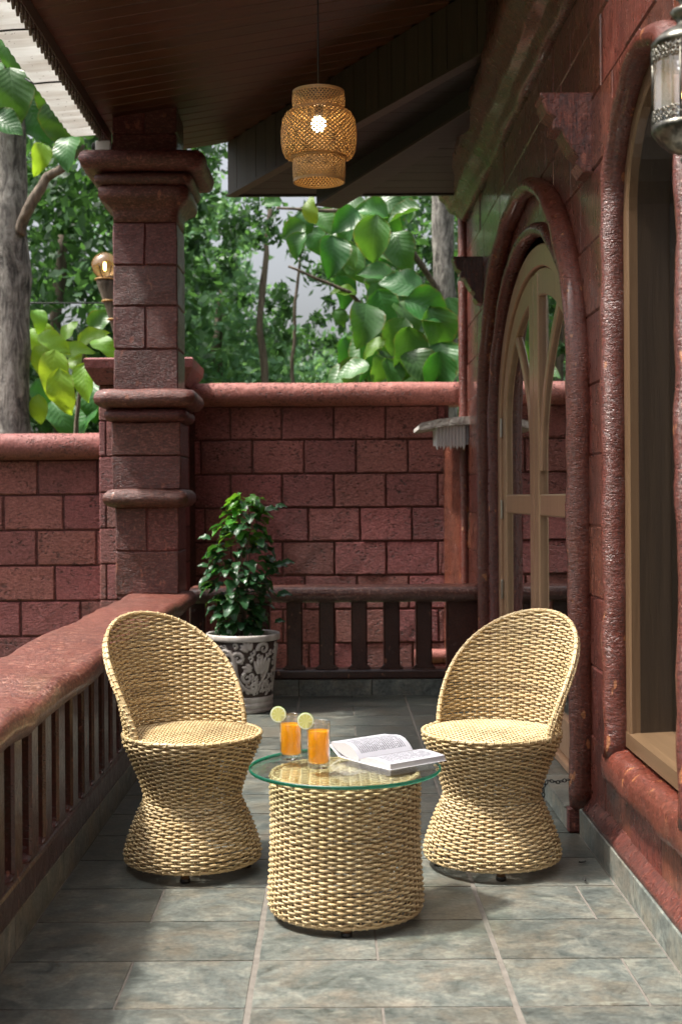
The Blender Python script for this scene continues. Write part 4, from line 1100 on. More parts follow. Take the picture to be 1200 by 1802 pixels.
# ---- table
TX, TY = 0.029, 3.590
tb = thing('wicker_table', 'round drum shaped wicker table with green-edged glass top between the two chairs', 'table', (TX, TY, 0))
wv, sk = Weave(), Weave()
prof = smooth_prof([(0.199, 0.024), (0.2075, 0.036), (0.2095, 0.057), (0.2055, 0.12), (0.2015, 0.22), (0.2015, 0.31), (0.203, 0.372), (0.199, 0.384)])
revolve_weave(wv, sk, prof, 54, 0.0076, 0.0043, 0.0033, 0.0021, 0.0026, 6)
wv.build('drum_weave', M['wicker'], tb)
sv = Weave(); disc_weave(sv, sk, 0.195, lambda x, y: 0.383, 0.0105, 0.027); sv.build('top_weave', M['wicker'], tb)
br = Weave(); twist(br, [(0.1985 * math.cos(a), 0.1985 * math.sin(a), 0.385) for a in np.linspace(0, 2 * PI, 90)], 0.0036, 4, 3, 0.0036); br.build('top_rim', M['wicker'], tb); br = Weave()
twist(br, [(0.203 * math.cos(a), 0.203 * math.sin(a), 0.026) for a in np.linspace(0, 2 * PI, 90)], 0.0030, 4, 3, 0.0032); br.build('base_rim', M['wicker'], tb)
sk.build('stakes', M['stake'], tb)
m = MB(); m.lathe([(0.001, 0.376), (0.19, 0.376), (0.19, 0.370), (0.001, 0.370)], 32); m.build('top_board', M['stake'], tb)
for a in (270, 20, 160, 90): foot(tb, 0.185 * math.cos(R(a)), 0.185 * math.sin(R(a)), 0.022)
GT0, GT1, GRr = 0.3965, 0.4065, 0.262
m = MB()
n = 96
m.lathe([(0.0005, GT1), (GRr - .003, GT1)], n, 0); m.lathe([(GRr - .003, GT1), (GRr - .0005, GT1 - .002), (GRr, GT1 - .005), (GRr - .0005, GT0 + .002), (GRr - .003, GT0)], n, 1); m.lathe([(GRr - .003, GT0), (0.0005, GT0)], n, 0)
go = m.build('glass_top', None, tb, False, [M['tabletop'], M['glassedge']])
for a in (40, 140, 220, 320):
    m = MB(); m.lathe([(.008, 0.389), (.008, GT0 - .0003)], 12, 0, True, True); o = m.build('glass_bumper', M['clear'], tb); o.location = (.17 * math.cos(R(a)), .17 * math.sin(R(a)), 0)

# ---- drinks
def drink(x, y, h, lvl, label, lime_a):
    z0 = GT1 + 0.0005; r = 0.0305
    t = thing('juice_glass', label, 'glass', (x, y, z0), 0, 'glasses of orange juice')
    m = MB(); m.lathe([(0.0005, 0.0), (r - .003, 0.0), (r - .0005, .003), (r, .02), (r + .001, h - .001), (r + .0004, h), (r - .0012, h), (r - .0015, h - .002), (r - .002, .02), (r - .004, .013), (.0005, .012)], 40); m.build('tumbler', M['clear'], t, True)
    m = MB(); m.lathe([(0.0005, .0128), (r - .0045, .0138), (r - .0026, .0205), (r - .0021, lvl - .001), (r - .0026, lvl), (.0005, lvl - .0004)], 40); m.build('juice', M['juice'], t, True)
    lm = MB(); R_ = 0.0235
    lm.lathe([(0.0005, .002), (R_ * .9, .0022), (R_ - .0006, .0016), (R_, .0), (R_ - .0006, -.0016), (R_ * .9, -.0022), (0.0005, -.002)], 36)
    ls = lm.build('lime_slice', M['lime'], None, False)
    ls.rotation_euler = (R(88), R(4), R(lime_a))
    ls.location = (x - r - .004, y - .004, z0 + h + .001)
    return t, ls
_, l1 = drink(-0.121, 3.69, 0.123, 0.097, 'rear left tumbler of orange juice on the glass table', -12)
tag(l1, 'round lime slice perched on the rim of the rear left glass', 'lime slice', 'lime slices on the glasses')
_, l2 = drink(-0.042, 3.565, 0.125, 0.100, 'front tumbler of orange juice on the glass table, nearer the book', -8)
tag(l2, 'round lime slice perched on the rim of the front glass nearer the book', 'lime slice', 'lime slices on the glasses')

# ---- open book
bk = thing('open_book', 'open book with printed white pages lying on the glass table', 'book', (0.148, 3.685, GT1 + 0.0006), R(38))
SL = 0.198      # spine length along local x ; right-hand pages towards -y (near), left towards +y
def page_block(name, prof_top, prof_bot, uvdir):
    n = len(prof_top); V = []; F = []; mi = []; UV = []
    for x, u in ((-SL / 2, 0.0), (SL / 2, 1.0)):
        for i, (y, z) in enumerate(prof_top): V.append((x, y, z)); UV.append((u if uvdir > 0 else 1 - u, i / (n - 1)))
        for (y, z) in prof_bot: V.append((x, y, z)); UV.append((0, 0))
    k = 2 * n
    for i in range(n - 1):
        F.append((i, i + 1, k + i + 1, k + i)); mi.append(0)
        F.append((n + i, k + n + i, k + n + i + 1, n + i + 1)); mi.append(1)
        F.append((i, n + i, n + i + 1, i + 1)); mi.append(1)
        F.append((k + i, k + i + 1, k + n + i + 1, k + n + i)); mi.append(1)
    F.append((n - 1, 2 * n - 1, k + 2 * n - 1, k + n - 1)); mi.append(1); F.append((0, k, k + n, n)); mi.append(1)
    # text runs along y, lines stack along x
    UV = [(v, u) for u, v in UV]
    o = link_mesh(name, V, F, None, bk, False, [M['page'], M['paperedge']], mi, UV); bm_fix(o); return o
tt = np.linspace(0, 1, 14)
top = [(-0.002 - 0.128 * t, 0.010 + 0.011 * math.sin(min(1, t * 2.2) * PI / 2) - 0.006 * t * t) for t in tt]
bot = [(-0.002 - 0.130 * t, 0.002) for t in tt]
page_block('right_pages', top, bot, 1)
top = [(0.002 + 0.125 * t - 0.012 * math.sin(t * PI), 0.010 + 0.040 * math.sin(min(1.0, t * 1.25) * PI * 0.62) * (1 - 0.22 * t)) for t in tt]
bot = [(0.004 + 0.125 * t, 0.002 + 0.030 * t ** 2.2) for t in tt]
page_block('left_pages', top, bot, -1)
m = MB(); m.grid([[(x, y, z) for y, z in ((-.135, 0.0), (-.135, .0015), (.0, .0015), (.09, .004), (.132, .030), (.133, .0285), (.092, .0025), (.0, 0.0))] for x in (-SL / 2 - .002, SL / 2 + .002)], False, True, 0, True); m.build('cover', M['whitepaint'], bk)

# ================================================================= PLANT POT
PX, PY = -0.485, 7.06
pot = thing('plant_pot', 'round dark flowerpot with raised white scrollwork by the far end of the patio', 'pot', (PX, PY, 0))
m = MB(); m.lathe([(0.001, 0.0), (0.150, 0.0), (0.158, 0.004), (0.160, 0.014), (0.157, 0.024), (0.152, 0.026), (0.157, 0.030), (0.161, 0.040), (0.159, 0.052), (0.153, 0.056), (0.158, 0.062), (0.160, 0.078), (0.156, 0.086)], 64); m.build('foot_rings', M['potwhite'], pot, True)
def rp(z): return 0.150 + 0.034 * ((z - 0.08) / 0.30)
m = MB(); m.lathe([(0.154, 0.084), (rp(.10), 0.10), (rp(.2), 0.2), (rp(.3), 0.3), (rp(.385), .385), (.18, .387)], 64); m.build('body', M['potdark'], pot, True)
m = MB(); m.lathe([(0.185, 0.380), (0.196, 0.382), (0.199, 0.390), (0.199, 0.408), (0.196, 0.415), (0.189, 0.415), (0.184, 0.410), (0.180, 0.36)], 64); m.build('rim', M['potwhite'], pot, True)
m = MB(); m.lathe([(0.181, 0.37), (0.12, 0.376), (0.06, 0.38), (0.001, 0.382)], 32); m.build('soil', M['soil'], pot, True)
def on_pot(a, z, off): return Vector(((rp(z) + off) * math.cos(a), (rp(z) + off) * math.sin(a), z))
def ornament(name, pts, rad, off=0.002, flat=0.55):
    """raised line following (s,z) points in metres on the pot face"""
    mb = MB(); rings = []
    n = len(pts)
    for i in range(n):
        a0 = pts[max(i - 1, 0)]; a1 = pts[min(i + 1, n - 1)]; dx, dz = a1[0] - a0[0], a1[1] - a0[1]; L = math.hypot(dx, dz) or 1; dx /= L; dz /= L
        r = rad(i / (n - 1)) * 1.55; row = []
        for k in range(6):
            c, s_ = math.cos(2 * PI * k / 6), math.sin(2 * PI * k / 6)
            ss = pts[i][0] - dz * c * r; zz = pts[i][1] + dx * c * r; row.append(on_pot(ss / 0.168, zz, off + s_ * r * flat))
        rings.append(row)
    mb.grid(rings, False, True, 0, True); o = mb.build(name, M['potwhite'], pot, True); return o
def spiral(cx, cz, r0, r1, a0, turns, n=26, sgn=1):
    return [(cx + (r0 + (r1 - r0) * i / (n - 1)) * math.cos(a0 + sgn * 2 * PI * turns * i / (n - 1)), cz + (r0 + (r1 - r0) * i / (n - 1)) * math.sin(a0 + sgn * 2 * PI * turns * i / (n - 1))) for i in range(n)]
taper = lambda r: (lambda t: r * (1 - 0.6 * t))
for q in range(3):
    s0 = 0.168 * (-PI / 2 + 0.08 + q * 2 * PI / 3)
    def P_(pts): return [(s0 + a, z) for a, z in pts]
    # big S-scroll
    body = [(-0.075, 0.335), (-0.055, 0.30), (-0.045, 0.26), (-0.04, 0.215), (-0.025, 0.17), (0.005, 0.135), (0.04, 0.118)]
    ornament('scroll', P_([tuple(p) for p in smooth_prof(body)] + spiral(0.055, 0.140, 0.026, 0.004, -PI / 2 - .5, 1.35)), lambda t: 0.0085 * (1 - 0.45 * t) + .001)
    ornament('scroll', P_(spiral(-0.028, 0.292, 0.034, 0.005, PI * 0.95, 1.25, 26, -1)), taper(0.0085))
    ornament('scroll', P_(spiral(-0.098, 0.315, 0.028, 0.005, -0.4, 1.3)), taper(0.008))
    ornament('scroll', P_(spiral(0.105, 0.345, 0.034, 0.005, PI * 1.1, 1.25, 26, -1)), taper(0.0085))
    ornament('scroll', P_(spiral(0.020, 0.190, 0.030, 0.004, PI * .6, 1.2)), taper(0.0075))
    ornament('scroll', P_([tuple(p) for p in smooth_prof([(-0.13, 0.36), (-0.135, 0.30), (-0.12, 0.24), (-0.085, 0.18), (-0.06, 0.13), (-0.02, 0.105)])]), taper(0.009))
    ornament('scroll', P_(spiral(0.13, 0.135, 0.026, 0.004, 0.3, 1.3)), taper(0.0075))
    ornament('scroll', P_([tuple(p) for p in smooth_prof([(0.15, 0.29), (0.135, 0.22), (0.105, 0.17), (0.085, 0.12)])]), taper(0.008))
    # leaf fans
    def fan(cx, cz, ang, n, L, spread, r=0.008):
        for k in range(n):
            a = ang + (k - (n - 1) / 2) * spread; l = L * (1 - 0.12 * abs(k - (n - 1) / 2))
            pts = [(cx + math.cos(a + .25 * u * (k - (n - 1) / 2) / n) * l * (0.15 + .85 * u), cz + math.sin(a) * l * (0.15 + .85 * u)) for u in np.linspace(0, 1, 9)]
            ornament('leaf_relief', P_(pts), lambda t: r * math.sin(PI * min(1, .12 + .86 * t)) ** .7 + .0006)
    fan(0.085, 0.20, R(75), 6, 0.12, 0.21, 0.0085)
    fan(0.03, 0.33, R(120), 5, 0.065, 0.33, 0.007)
    fan(-0.02, 0.125, R(195), 4, 0.075, 0.26, 0.007)
    fan(0.05, 0.235, R(165), 3, 0.06, 0.4, 0.0075)
    fan(-0.075, 0.235, R(100), 3, 0.05, 0.4, 0.006)

frng = random.Random(3); placed = []
for o in list(pot.children):
    if o.name.startswith(('scroll', 'leaf_relief')):
        for v in list(o.data.vertices)[::6]: placed.append((math.atan2(v.co.y, v.co.x), v.co.z))
placed_np = np.array(placed)
for i in range(900):
    a = frng.uniform(-PI, PI); z = frng.uniform(0.105, 0.365)
    da = (placed_np[:, 0] - a + PI) % (2 * PI) - PI; dmin = np.min(np.hypot(da * 0.168, placed_np[:, 1] - z))
    if dmin < 0.0135: continue
    sz = min(0.016, dmin - 0.002); pts = spiral(a * 0.168, z, sz, 0.003, frng.uniform(0, 6.28), 0.9, 14, frng.choice((1, -1)))
    ornament('scroll', pts, taper(0.0055)); placed_np = np.vstack([placed_np, [((p[0] / 0.168 + PI) % (2 * PI) - PI, p[1]) for p in pts]])

# ---- leaves
def leaf_mesh(name, L, W, mat, shape='ovate', cup=0.25, droop=0.25, wav=0.02, nl=9, nw=6, seed=0):
    rng = random.Random(seed); V = []; UV = []
    for i in range(nl + 1):
        u = i / nl
        if shape == 'ovate': wd = (math.sin(PI * u ** 0.72) ** 0.75) * (1 - 0.1 * u)
        elif shape == 'lobed':
            wd = math.sin(PI * u ** 0.68) ** 0.8 * (1 + 0.18 * math.sin(u * 5 * PI))
        wd = max(wd, 0.02)
        for j in range(nw + 1):
            v = j / nw * 2 - 1
            x = v * wd * W / 2; y = (u - 0.5) * L
            z = cup * W * 0.5 * v * v * wd - droop * L * (u - .45) ** 2 * 1.2 + wav * L * math.sin(u * 14 + v * 3 + seed) * abs(v)
            V.append((x, y, z)); UV.append((j / nw, u))
    F = [(i * (nw + 1) + j, i * (nw + 1) + j + 1, (i + 1) * (nw + 1) + j + 1, (i + 1) * (nw + 1) + j) for i in range(nl) for j in range(nw)]
    me = bpy.data.meshes.new(name); me.from_pydata(V, [], F); me.materials.append(mat); me.polygons.foreach_set('use_smooth', [True] * len(F))
    ul = me.uv_layers.new(name='UVMap'); li = np.zeros(len(me.loops), dtype=np.int32); me.loops.foreach_get('vertex_index', li); ul.data.foreach_set('uv', np.asarray(UV, dtype=np.float32)[li].ravel()); me.update()
    return me
def orient(tip, normal):
    y = Vector(tip).normalized(); z = Vector(normal); z = (z - y * z.dot(y)).normalized(); x = y.cross(z)
    return Matrix((x, y, z)).transposed().to_4x4()
def put_leaf(me, parent, loc, tip, normal, s, name='leaf'):
    o = bpy.data.objects.new(name, me); COL.objects.link(o); o.parent = parent
    o.matrix_local = Matrix.Translation(loc) @ orient(tip, normal) @ Matrix.Scale(s, 4); return o
PL = [leaf_mesh('leaf', 1, 0.72, M['potleaf'], 'lobed', 0.25, 0.5, 0.03, 8, 4, i) for i in range(4)]
PLL = [leaf_mesh('leaf', 1, 0.70, M['potleaflight'], 'lobed', 0.25, 0.4, 0.03, 8, 4, 9 + i) for i in range(2)]
plant = thing('potted_plant', 'bushy dark green plant with fresh pale top leaves growing in the scrollwork pot', 'plant', (PX, PY, 0.38))
rng = random.Random(11)
stems = []
for k in range(9):
    a = rng.uniform(0, 2 * PI); r = rng.uniform(0.0, 0.06); h = rng.uniform(0.45, 0.72) if k else 0.76
    top_ = Vector((r * math.cos(a) * 1.5 + 0.04 * (h / .75) * (1 if k < 4 else 0), r * math.sin(a) * 1.4, h)); b0 = Vector((r * math.cos(a), r * math.sin(a), -0.005))
    mid = (b0 + top_) / 2 + Vector((rng.uniform(-.03, .03), rng.uniform(-.03, .03), 0))
    pts = [b0 * (1 - t) ** 2 + mid * 2 * t * (1 - t) + top_ * t * t for t in np.linspace(0, 1, 9)]
    m = MB(); m.tube(pts, lambda t: 0.005 * (1 - .6 * t), 6); m.build('stem', M['bark2'], plant, True); stems.append(pts)
for i in range(298):
    z = 0.02 + 0.74 * rng.random()
    wz = 0.185 * (0.72 + 0.45 * math.sin(min(1, z / 0.42) * PI * .55)) if z < 0.42 else 0.20 * (1 - ((z - 0.42) / 0.42) ** 1.6 * 0.75)
    wz *= 0.90; a = rng.uniform(0, 2 * PI); rr_ = wz * (0.45 + 0.55 * rng.random() ** .5)
    cx = -0.02 + 0.11 * max(0, z - .35)
    loc = Vector((cx + rr_ * math.cos(a), rr_ * math.sin(a) * .9, z))
    out_ = Vector((math.cos(a), math.sin(a), 0)); tip = out_ + Vector((rng.uniform(-.5, .5), rng.uniform(-.5, .5), rng.uniform(-.9, .1)))
    nr = out_ * 0.6 + Vector((rng.uniform(-.4, .4), rng.uniform(-.4, .4), 0.9))
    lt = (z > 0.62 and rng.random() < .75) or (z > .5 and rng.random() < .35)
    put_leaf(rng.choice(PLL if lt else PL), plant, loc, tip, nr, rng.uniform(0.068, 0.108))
for (x, z, sc_) in ((0.20, 0.40, .09), (0.245, 0.415, .075), (0.225, 0.245, .085), (0.16, 0.36, .08), (0.20, 0.10, .06), (0.16, 0.70, .08), (0.21, 0.715, .07), (-0.21, 0.40, .06), (-0.2, .55, .07)):
    put_leaf(rng.choice(PL), plant, Vector((x, -0.04, z)), (1 if x > 0 else -1, 0, .1), (0.1, -.6, 1), sc_)

# ================================================================= PENDANT LAMP
LX, LY = -0.043, 5.0
zl = lambda py: HCAM + (875 - py) * 5.0 / 2310
pen = thing('pendant_lamp', 'three-tier woven bamboo pendant lamp, lit, hanging from the ceiling', 'lamp', (LX, LY, 0))
def lamp_prof():
    k = 5.0 / 2310
    pts = [(0.0965, 164), (0.099, 170), (0.100, 180), (0.098, 192), (0.100, 197), (0.125, 201), (0.138, 212), (0.1435, 230), (0.1435, 250), (0.138, 266), (0.128, 276), (0.104, 279), (0.099, 283), (0.100, 295), (0.099, 310), (0.095, 319)]
    return [(r, zl(py)) for r, py in pts]
lp = resample(np.array(lamp_prof()), 0.0052)
wl = Weave(); nst = 46; nrow = len(lp)
Tn = np.gradient(lp, axis=0); Tn /= np.linalg.norm(Tn, axis=1)[:, None]; NN = np.c_[-Tn[:, 1], Tn[:, 0]]
arc = np.r_[0, np.cumsum(np.hypot(*np.diff(lp, axis=0).T))]
for sgn in (1, -1):
    for k in range(nst):
        a = 2 * PI * k / nst + sgn * arc / 0.115 + (PI / nst if sgn > 0 else 0)
        ph = 0.0009 * np.cos(arc / 0.0112 * PI + PI * (k % 2)) * sgn
        r = lp[:, 0] + NN[:, 0] * ph; z = lp[:, 1] + NN[:, 1] * ph
        P = np.c_[r * np.cos(a), r * np.sin(a), z]; T3 = np.gradient(P, axis=0); T3 /= np.linalg.norm(T3, axis=1)[:, None]
        N3 = np.c_[NN[:, 0] * np.cos(a), NN[:, 0] * np.sin(a), NN[:, 1]]; B3 = np.cross(T3, N3)
        wl.strand(P, N3, B3, 0.0027, 0.0007, False)
wl.build('woven_shade', M['bamboo'], pen)
for (r, py) in ((0.0965, 164), (0.096, 319), (0.101, 197), (0.105, 279)):
    hp = MB(); hp.grid([[((r + (.0025 if s_ in (1, 2) else -.001)) * math.cos(a), (r + (.0025 if s_ in (1, 2) else -.001)) * math.sin(a), zl(py) + (.005 if s_ in (2, 3) else -.005)) for s_ in range(4)] for a in np.linspace(0, 2 * PI, 49)], False, True); hp.build('bamboo_hoop', M['bamboo'], pen)

m = MB(); m.lathe([(0.0005, zl(205)), (.016, zl(206)), (.026, zl(212)), (.029, zl(218)), (.026, zl(224)), (.016, zl(230)), (.0005, zl(231))], 24); bulb_ = m.build('bulb', M['bulb'], pen, True)
m = MB(); m.lathe([(.0005, zl(186)), (.014, zl(186)), (.016, zl(190)), (.016, zl(206)), (.0005, zl(206))], 18); sock = m.build('socket', M['black'], pen, True); bulb_.parent = sock
m = MB(); m.tube([(0, 0, zl(187)), (0, 0, 2.9), (0, 0, zc(LX) - .001)], 0.003, 8); m.build('cord', M['black'], pen, True)
m = MB(); m.lathe([(.0005, zl(163)), (.018, zl(163.5)), (.018, zl(165)), (.0005, zl(165))], 16)
for a in (0, 2.09, 4.19): m.tube([(0, 0, zl(164)), (.0965 * math.cos(a), .0965 * math.sin(a), zl(164))], .0018, 6)
m.build('spider', M['iron'], pen)

# ================================================================= TORCH LAMP on the pier
tl = thing('torch_lamp', 'lit globe torch lamp with tapered holder standing behind the column', 'lamp', (-1.50, 8.72, 0))
zt = lambda py: HCAM + (875 - py) * 8.72 / 2310
gz = zt(465)
m = MB(); m.lathe([(0.035, gz - .085)] + [(0.088 * math.cos(a), gz + 0.088 * math.sin(a)) for a in np.linspace(-1.2, PI / 2 - .02, 16)], 28); m.build('globe', M['smoke'], tl, True)
m = MB()
for k in range(7):
    a = 2 * PI * k / 7; m.tube([(.0895 * math.cos(e) * math.cos(a), .0895 * math.cos(e) * math.sin(a), gz + .0895 * math.sin(e)) for e in np.linspace(-1.2, -.1, 8)], .0035, 5)
m.build('cage', M['iron'], tl, True)
m = MB(); m.lathe([(.0005, gz + .025), (.008, gz + .02), (.011, gz + .005), (.008, gz - .025), (.0005, gz - .035)], 14); m.build('bulb', M['filament'], tl, True)
top_ = Vector((0, 0, gz - .08)); bot = Vector((0.12, 0.02, 2.055))
m = MB(); pts = [top_ + (bot - top_) * t for t in np.linspace(0, 1, 12)]
m.tube(pts, [.062, .058, .052, .045, .04, .036, .032, .028, .025, .022, .02, .02], 16); m.build('holder', M['bark2'], tl, True)
for t in (0.02, 0.28, 0.5):
    m = MB(); p = top_ + (bot - top_) * t; r = .066 - .05 * t
    m.tube([p + Vector((r * math.cos(a), r * math.sin(a), 0)) for a in np.linspace(0, 2 * PI, 20)], .006, 6, 0, False); m.build('binding', M['bamboo'], tl, True)

# ================================================================= WALL LANTERN (near right)
NX, NY = 0.712, 2.62
zn = lambda py: HCAM + (875 - py) * NY / 2310
ln_ = thing('wall_lantern', 'ornate metal lantern with glass sides hanging at the top right corner', 'lantern', (NX, NY, 0))
m = MB(); m.lathe([(.0005, zn(312)), (.006, zn(309)), (.009, zn(303)), (.005, zn(297)), (.012, zn(290)), (.014, zn(283)), (.009, zn(277)), (.02, zn(274)), (.036, zn(268)), (.054, zn(255)), (.0665, zn(240)), (.070, zn(234)), (.070, zn(226)), (.066, zn(225))], 40); m.build('base_dome', M['pewter'], ln_, True)
m = MB(); m.lathe([(.066, zn(90)), (.070, zn(89)), (.070, zn(80)), (.062, zn(72)), (.048, zn(62)), (.034, zn(56)), (.022, zn(50)), (.018, zn(44)), (.026, zn(34)), (.033, zn(25)), (.030, zn(22)), (.016, zn(20)), (.012, zn(10)), (.02, zn(2)), (.02, zn(-6)), (.0005, zn(-12))], 40); m.build('top_dome', M['pewter'], ln_, True)
m = MB(); m.lathe([(.0645, zn(228)), (.0645, zn(160)), (.0645, zn(86))], 40); m.build('glass_cylinder', M['lantern_glass'], ln_, True)
def filigree(py0, sgn):
    m = MB(); n = 20
    for k in range(n):
        a = 2 * PI * k / n
        for (da, dz, r) in ((0, 4, .0062), (.10, 9, .005), (-.10, 9, .005), (0, 15, .0055), (.06, 21, .004), (-.06, 21, .004)):
            z = zn(py0 + sgn * dz); p = Vector((.0675 * math.cos(a + da), .0675 * math.sin(a + da), z))
            m.tube([p + (Vector((-math.sin(a), math.cos(a), 0)) * math.cos(e) + Vector((0, 0, 1)) * math.sin(e)) * r for e in np.linspace(0, 2 * PI, 9)], .0018, 4, 0, False)
    return m.build('filigree_band', M['pewter'], ln_, True)
filigree(90, 1); filigree(226, -1)
for k in range(5):
    a = 2 * PI * k / 5 + .5; m = MB(); m.tube([(.0665 * math.cos(a), .0665 * math.sin(a), zn(228)), (.0665 * math.cos(a), .0665 * math.sin(a), zn(86))], .0026, 6); m.build('glazing_bar', M['pewter'], ln_, True)
m = MB(); m.lathe([(.0005, zn(226)), (.02, zn(226)), (.02, zn(186)), (.0005, zn(184))], 18); cnd = m.build('candle', M['whitepaint'], ln_, True)
m = MB(); m.lathe([(.0005, zn(184)), (.008, zn(178)), (.010, zn(170)), (.006, zn(158)), (.0005, zn(148))], 14); m.build('flame', M['candle'], cnd, True)
m = MB(); m.tube([(0, 0, zn(-10)), (0, 0, zn(-30)), (0, 0, zn(-60)), (.03, 0, zn(-78)), (.08, 0, zn(-80)), (.155, 0, zn(-70))], .007, 8); m.build('bracket_arm', M['pewter'], ln_, True)
m = MB(); m.box(.143, .156, -.03, .03, zn(-100), zn(-40), .004); m.build('wall_plate', M['pewter'], ln_)

# ================================================================= CHAIN on the step
chn = thing('chain', 'short dark metal chain hanging from the foot of the door moulding to the step', 'chain', (0, 0, 0))
lk = MB(); lk.tube([((.0055 if abs(math.cos(a)) > 2 else .0055) * math.sin(a), 0.0105 * math.cos(a), 0) for a in np.linspace(0, 2 * PI, 15)], .0018, 5, 0, False)
lm0 = lk.build('link', M['iron'], chn, True)
cpth = [Vector((0.79, 4.42, 0.185)), Vector((0.76, 4.47, 0.165)), Vector((0.735, 4.52, 0.160)), Vector((0.722, 4.54, 0.135)), Vector((0.722, 4.55, 0.09)), Vector((0.716, 4.54, 0.045)), Vector((0.712, 4.535, 0.010))]
d = [0]
for i in range(1, len(cpth)): d.append(d[-1] + (cpth[i] - cpth[i - 1]).length)
nl_ = int(d[-1] / 0.0165)
for i in range(nl_):
    s = d[-1] * (i + .5) / nl_; j = max(k for k in range(len(d)) if d[k] <= s); j = min(j, len(d) - 2); t = (s - d[j]) / (d[j + 1] - d[j])
    p = cpth[j].lerp(cpth[j + 1], t); dr = (cpth[j + 1] - cpth[j]).normalized(); nr = Vector((1, .3, .2)) if i % 2 else Vector((-.2, 1, .4))
    o = lm0 if i == 0 else inst(lm0, 'link', chn)
    o.matrix_local = Matrix.Translation(p) @ orient(dr, nr)
m = MB(); m.tube([cpth[-1] + Vector((.012 * math.cos(a), 0.012 * math.sin(a), -.003)) for a in np.linspace(0, 2 * PI, 13)], .003, 6, 0, False); m.build('end_ring', M['iron'], chn, True)

for (x_, y_, a_, lab) in ((0.765, 4.06, 0.4, 'tiny dried leaf on the floor tile nearer the door step'), (0.735, 3.87, 1.7, 'tiny dried leaf on the floor tile nearer the camera by the skirting')):
    m = MB(); m.grid([[(u * .014 * math.cos(a_) - v * .005 * (1 - u * u) * math.sin(a_), u * .014 * math.sin(a_) + v * .005 * (1 - u * u) * math.cos(a_), .0025 + .004 * v * v + .003 * u * u) for v in (-1, 0, 1)] for u in np.linspace(-1, 1, 7)])
    o = m.build('dry_leaf', M['black'], None, True); o.location = (x_, y_, 0.0015); tag(o, lab, 'leaf', 'dried leaves on the floor')

# ================================================================= VEGETATION
def trunk_mesh(name, pts, rads, mat, parent, n=18, amp=0.03, ns=3.0):
    m = MB(); P = [Vector(p) for p in pts]; dense = []; rd = []
    for i in range(len(P) - 1):
        for k in range(8): t = k / 8; dense.append(P[i].lerp(P[i + 1], t)); rd.append(rads[i] + (rads[i + 1] - rads[i]) * t)
    dense.append(P[-1]); rd.append(rads[-1]); m.tube(dense, rd, n)
    m.v = [tuple(Vector(v) + Vector(nvec(v, ns)) * amp + Vector(nvec(v, ns * 4)) * amp * .35) for v in m.v]
    return m.build(name, mat, parent, True)
TKG = [leaf_mesh('leaf', 1, 0.80, M['teak'], 'ovate', 0.18 + .22 * (i % 3), 0.25 + .3 * (i % 2), 0.03, 12, 8, i) for i in range(6)]
TKL = [leaf_mesh('leaf', 1, 0.62, M['teaklight'], 'ovate', 0.2 + .25 * (i % 2), 0.35 + .25 * (i % 3), 0.04, 12, 8, 7 + i) for i in range(5)]
def seen_leaf(parent, px, py, D, L, ang, kind, tilt=0.5, rng=random):
    loc = at(px, py, D); a = R(ang)
    tip = Vector((math.cos(a), rng.uniform(-.35, .35), math.sin(a))); nr = Vector((rng.uniform(-.8, .8), -1.0, tilt + rng.uniform(-.5, .9)))
    return put_leaf(rng.choice(TKG if kind == 'g' else TKL), parent, loc - parent.location, tip, nr, L * .9)
rng = random.Random(5)
# left teak
t1 = thing('teak_tree', 'grey barked teak tree behind the low wall at the left edge with broad leaves', 'tree', (-2.33, 9.55, GZ))
trunk_mesh('trunk', [(-.02, 0, 0), (0, 0, 1.2), (0.01, 0, 2.4), (0, 0, 3.4), (-.05, .05, 5.0)], [.17, .145, .135, .13, .11], M['bark'], t1)
trunk_mesh('branch', [(0.08, -.10, 3.22), (0.17, -.15, 3.38), (0.30, -.18, 3.58), (0.42, -.2, 3.66), (0.58, -.24, 3.80)], [.045, .04, .036, .028, .012], M['bark2'], t1, 10, 0.022, 7)
for (x, y, D, L, a, k) in ((20, 95, 9.2, .34, -70, 'g'), (28, 165, 9.1, .46, -85, 'g'), (95, 150, 9.5, .50, -95, 'g'), (115, 215, 9.4, .44, -80, 'g'), (122, 262, 9.3, .33, -95, 'g'), (15, 215, 9.0, .32, -30, 'g'), (70, 210, 9.6, .42, -60, 'g'), (60, 90, 9.7, .42, -110, 'g'), (75, 275, 9.8, .3, -100, 'l'), (10, 60, 9.4, .4, -120, 'g'), (-15, 140, 9.2, .4, -100, 'g'), (130, 180, 9.8, .4, -60, 'g'), (40, 35, 9.8, .4, -60, 'g'), (100, 100, 10, .45, -75, 'g')):
    seen_leaf(t1, x, y, D, L, a, k, .5, rng)
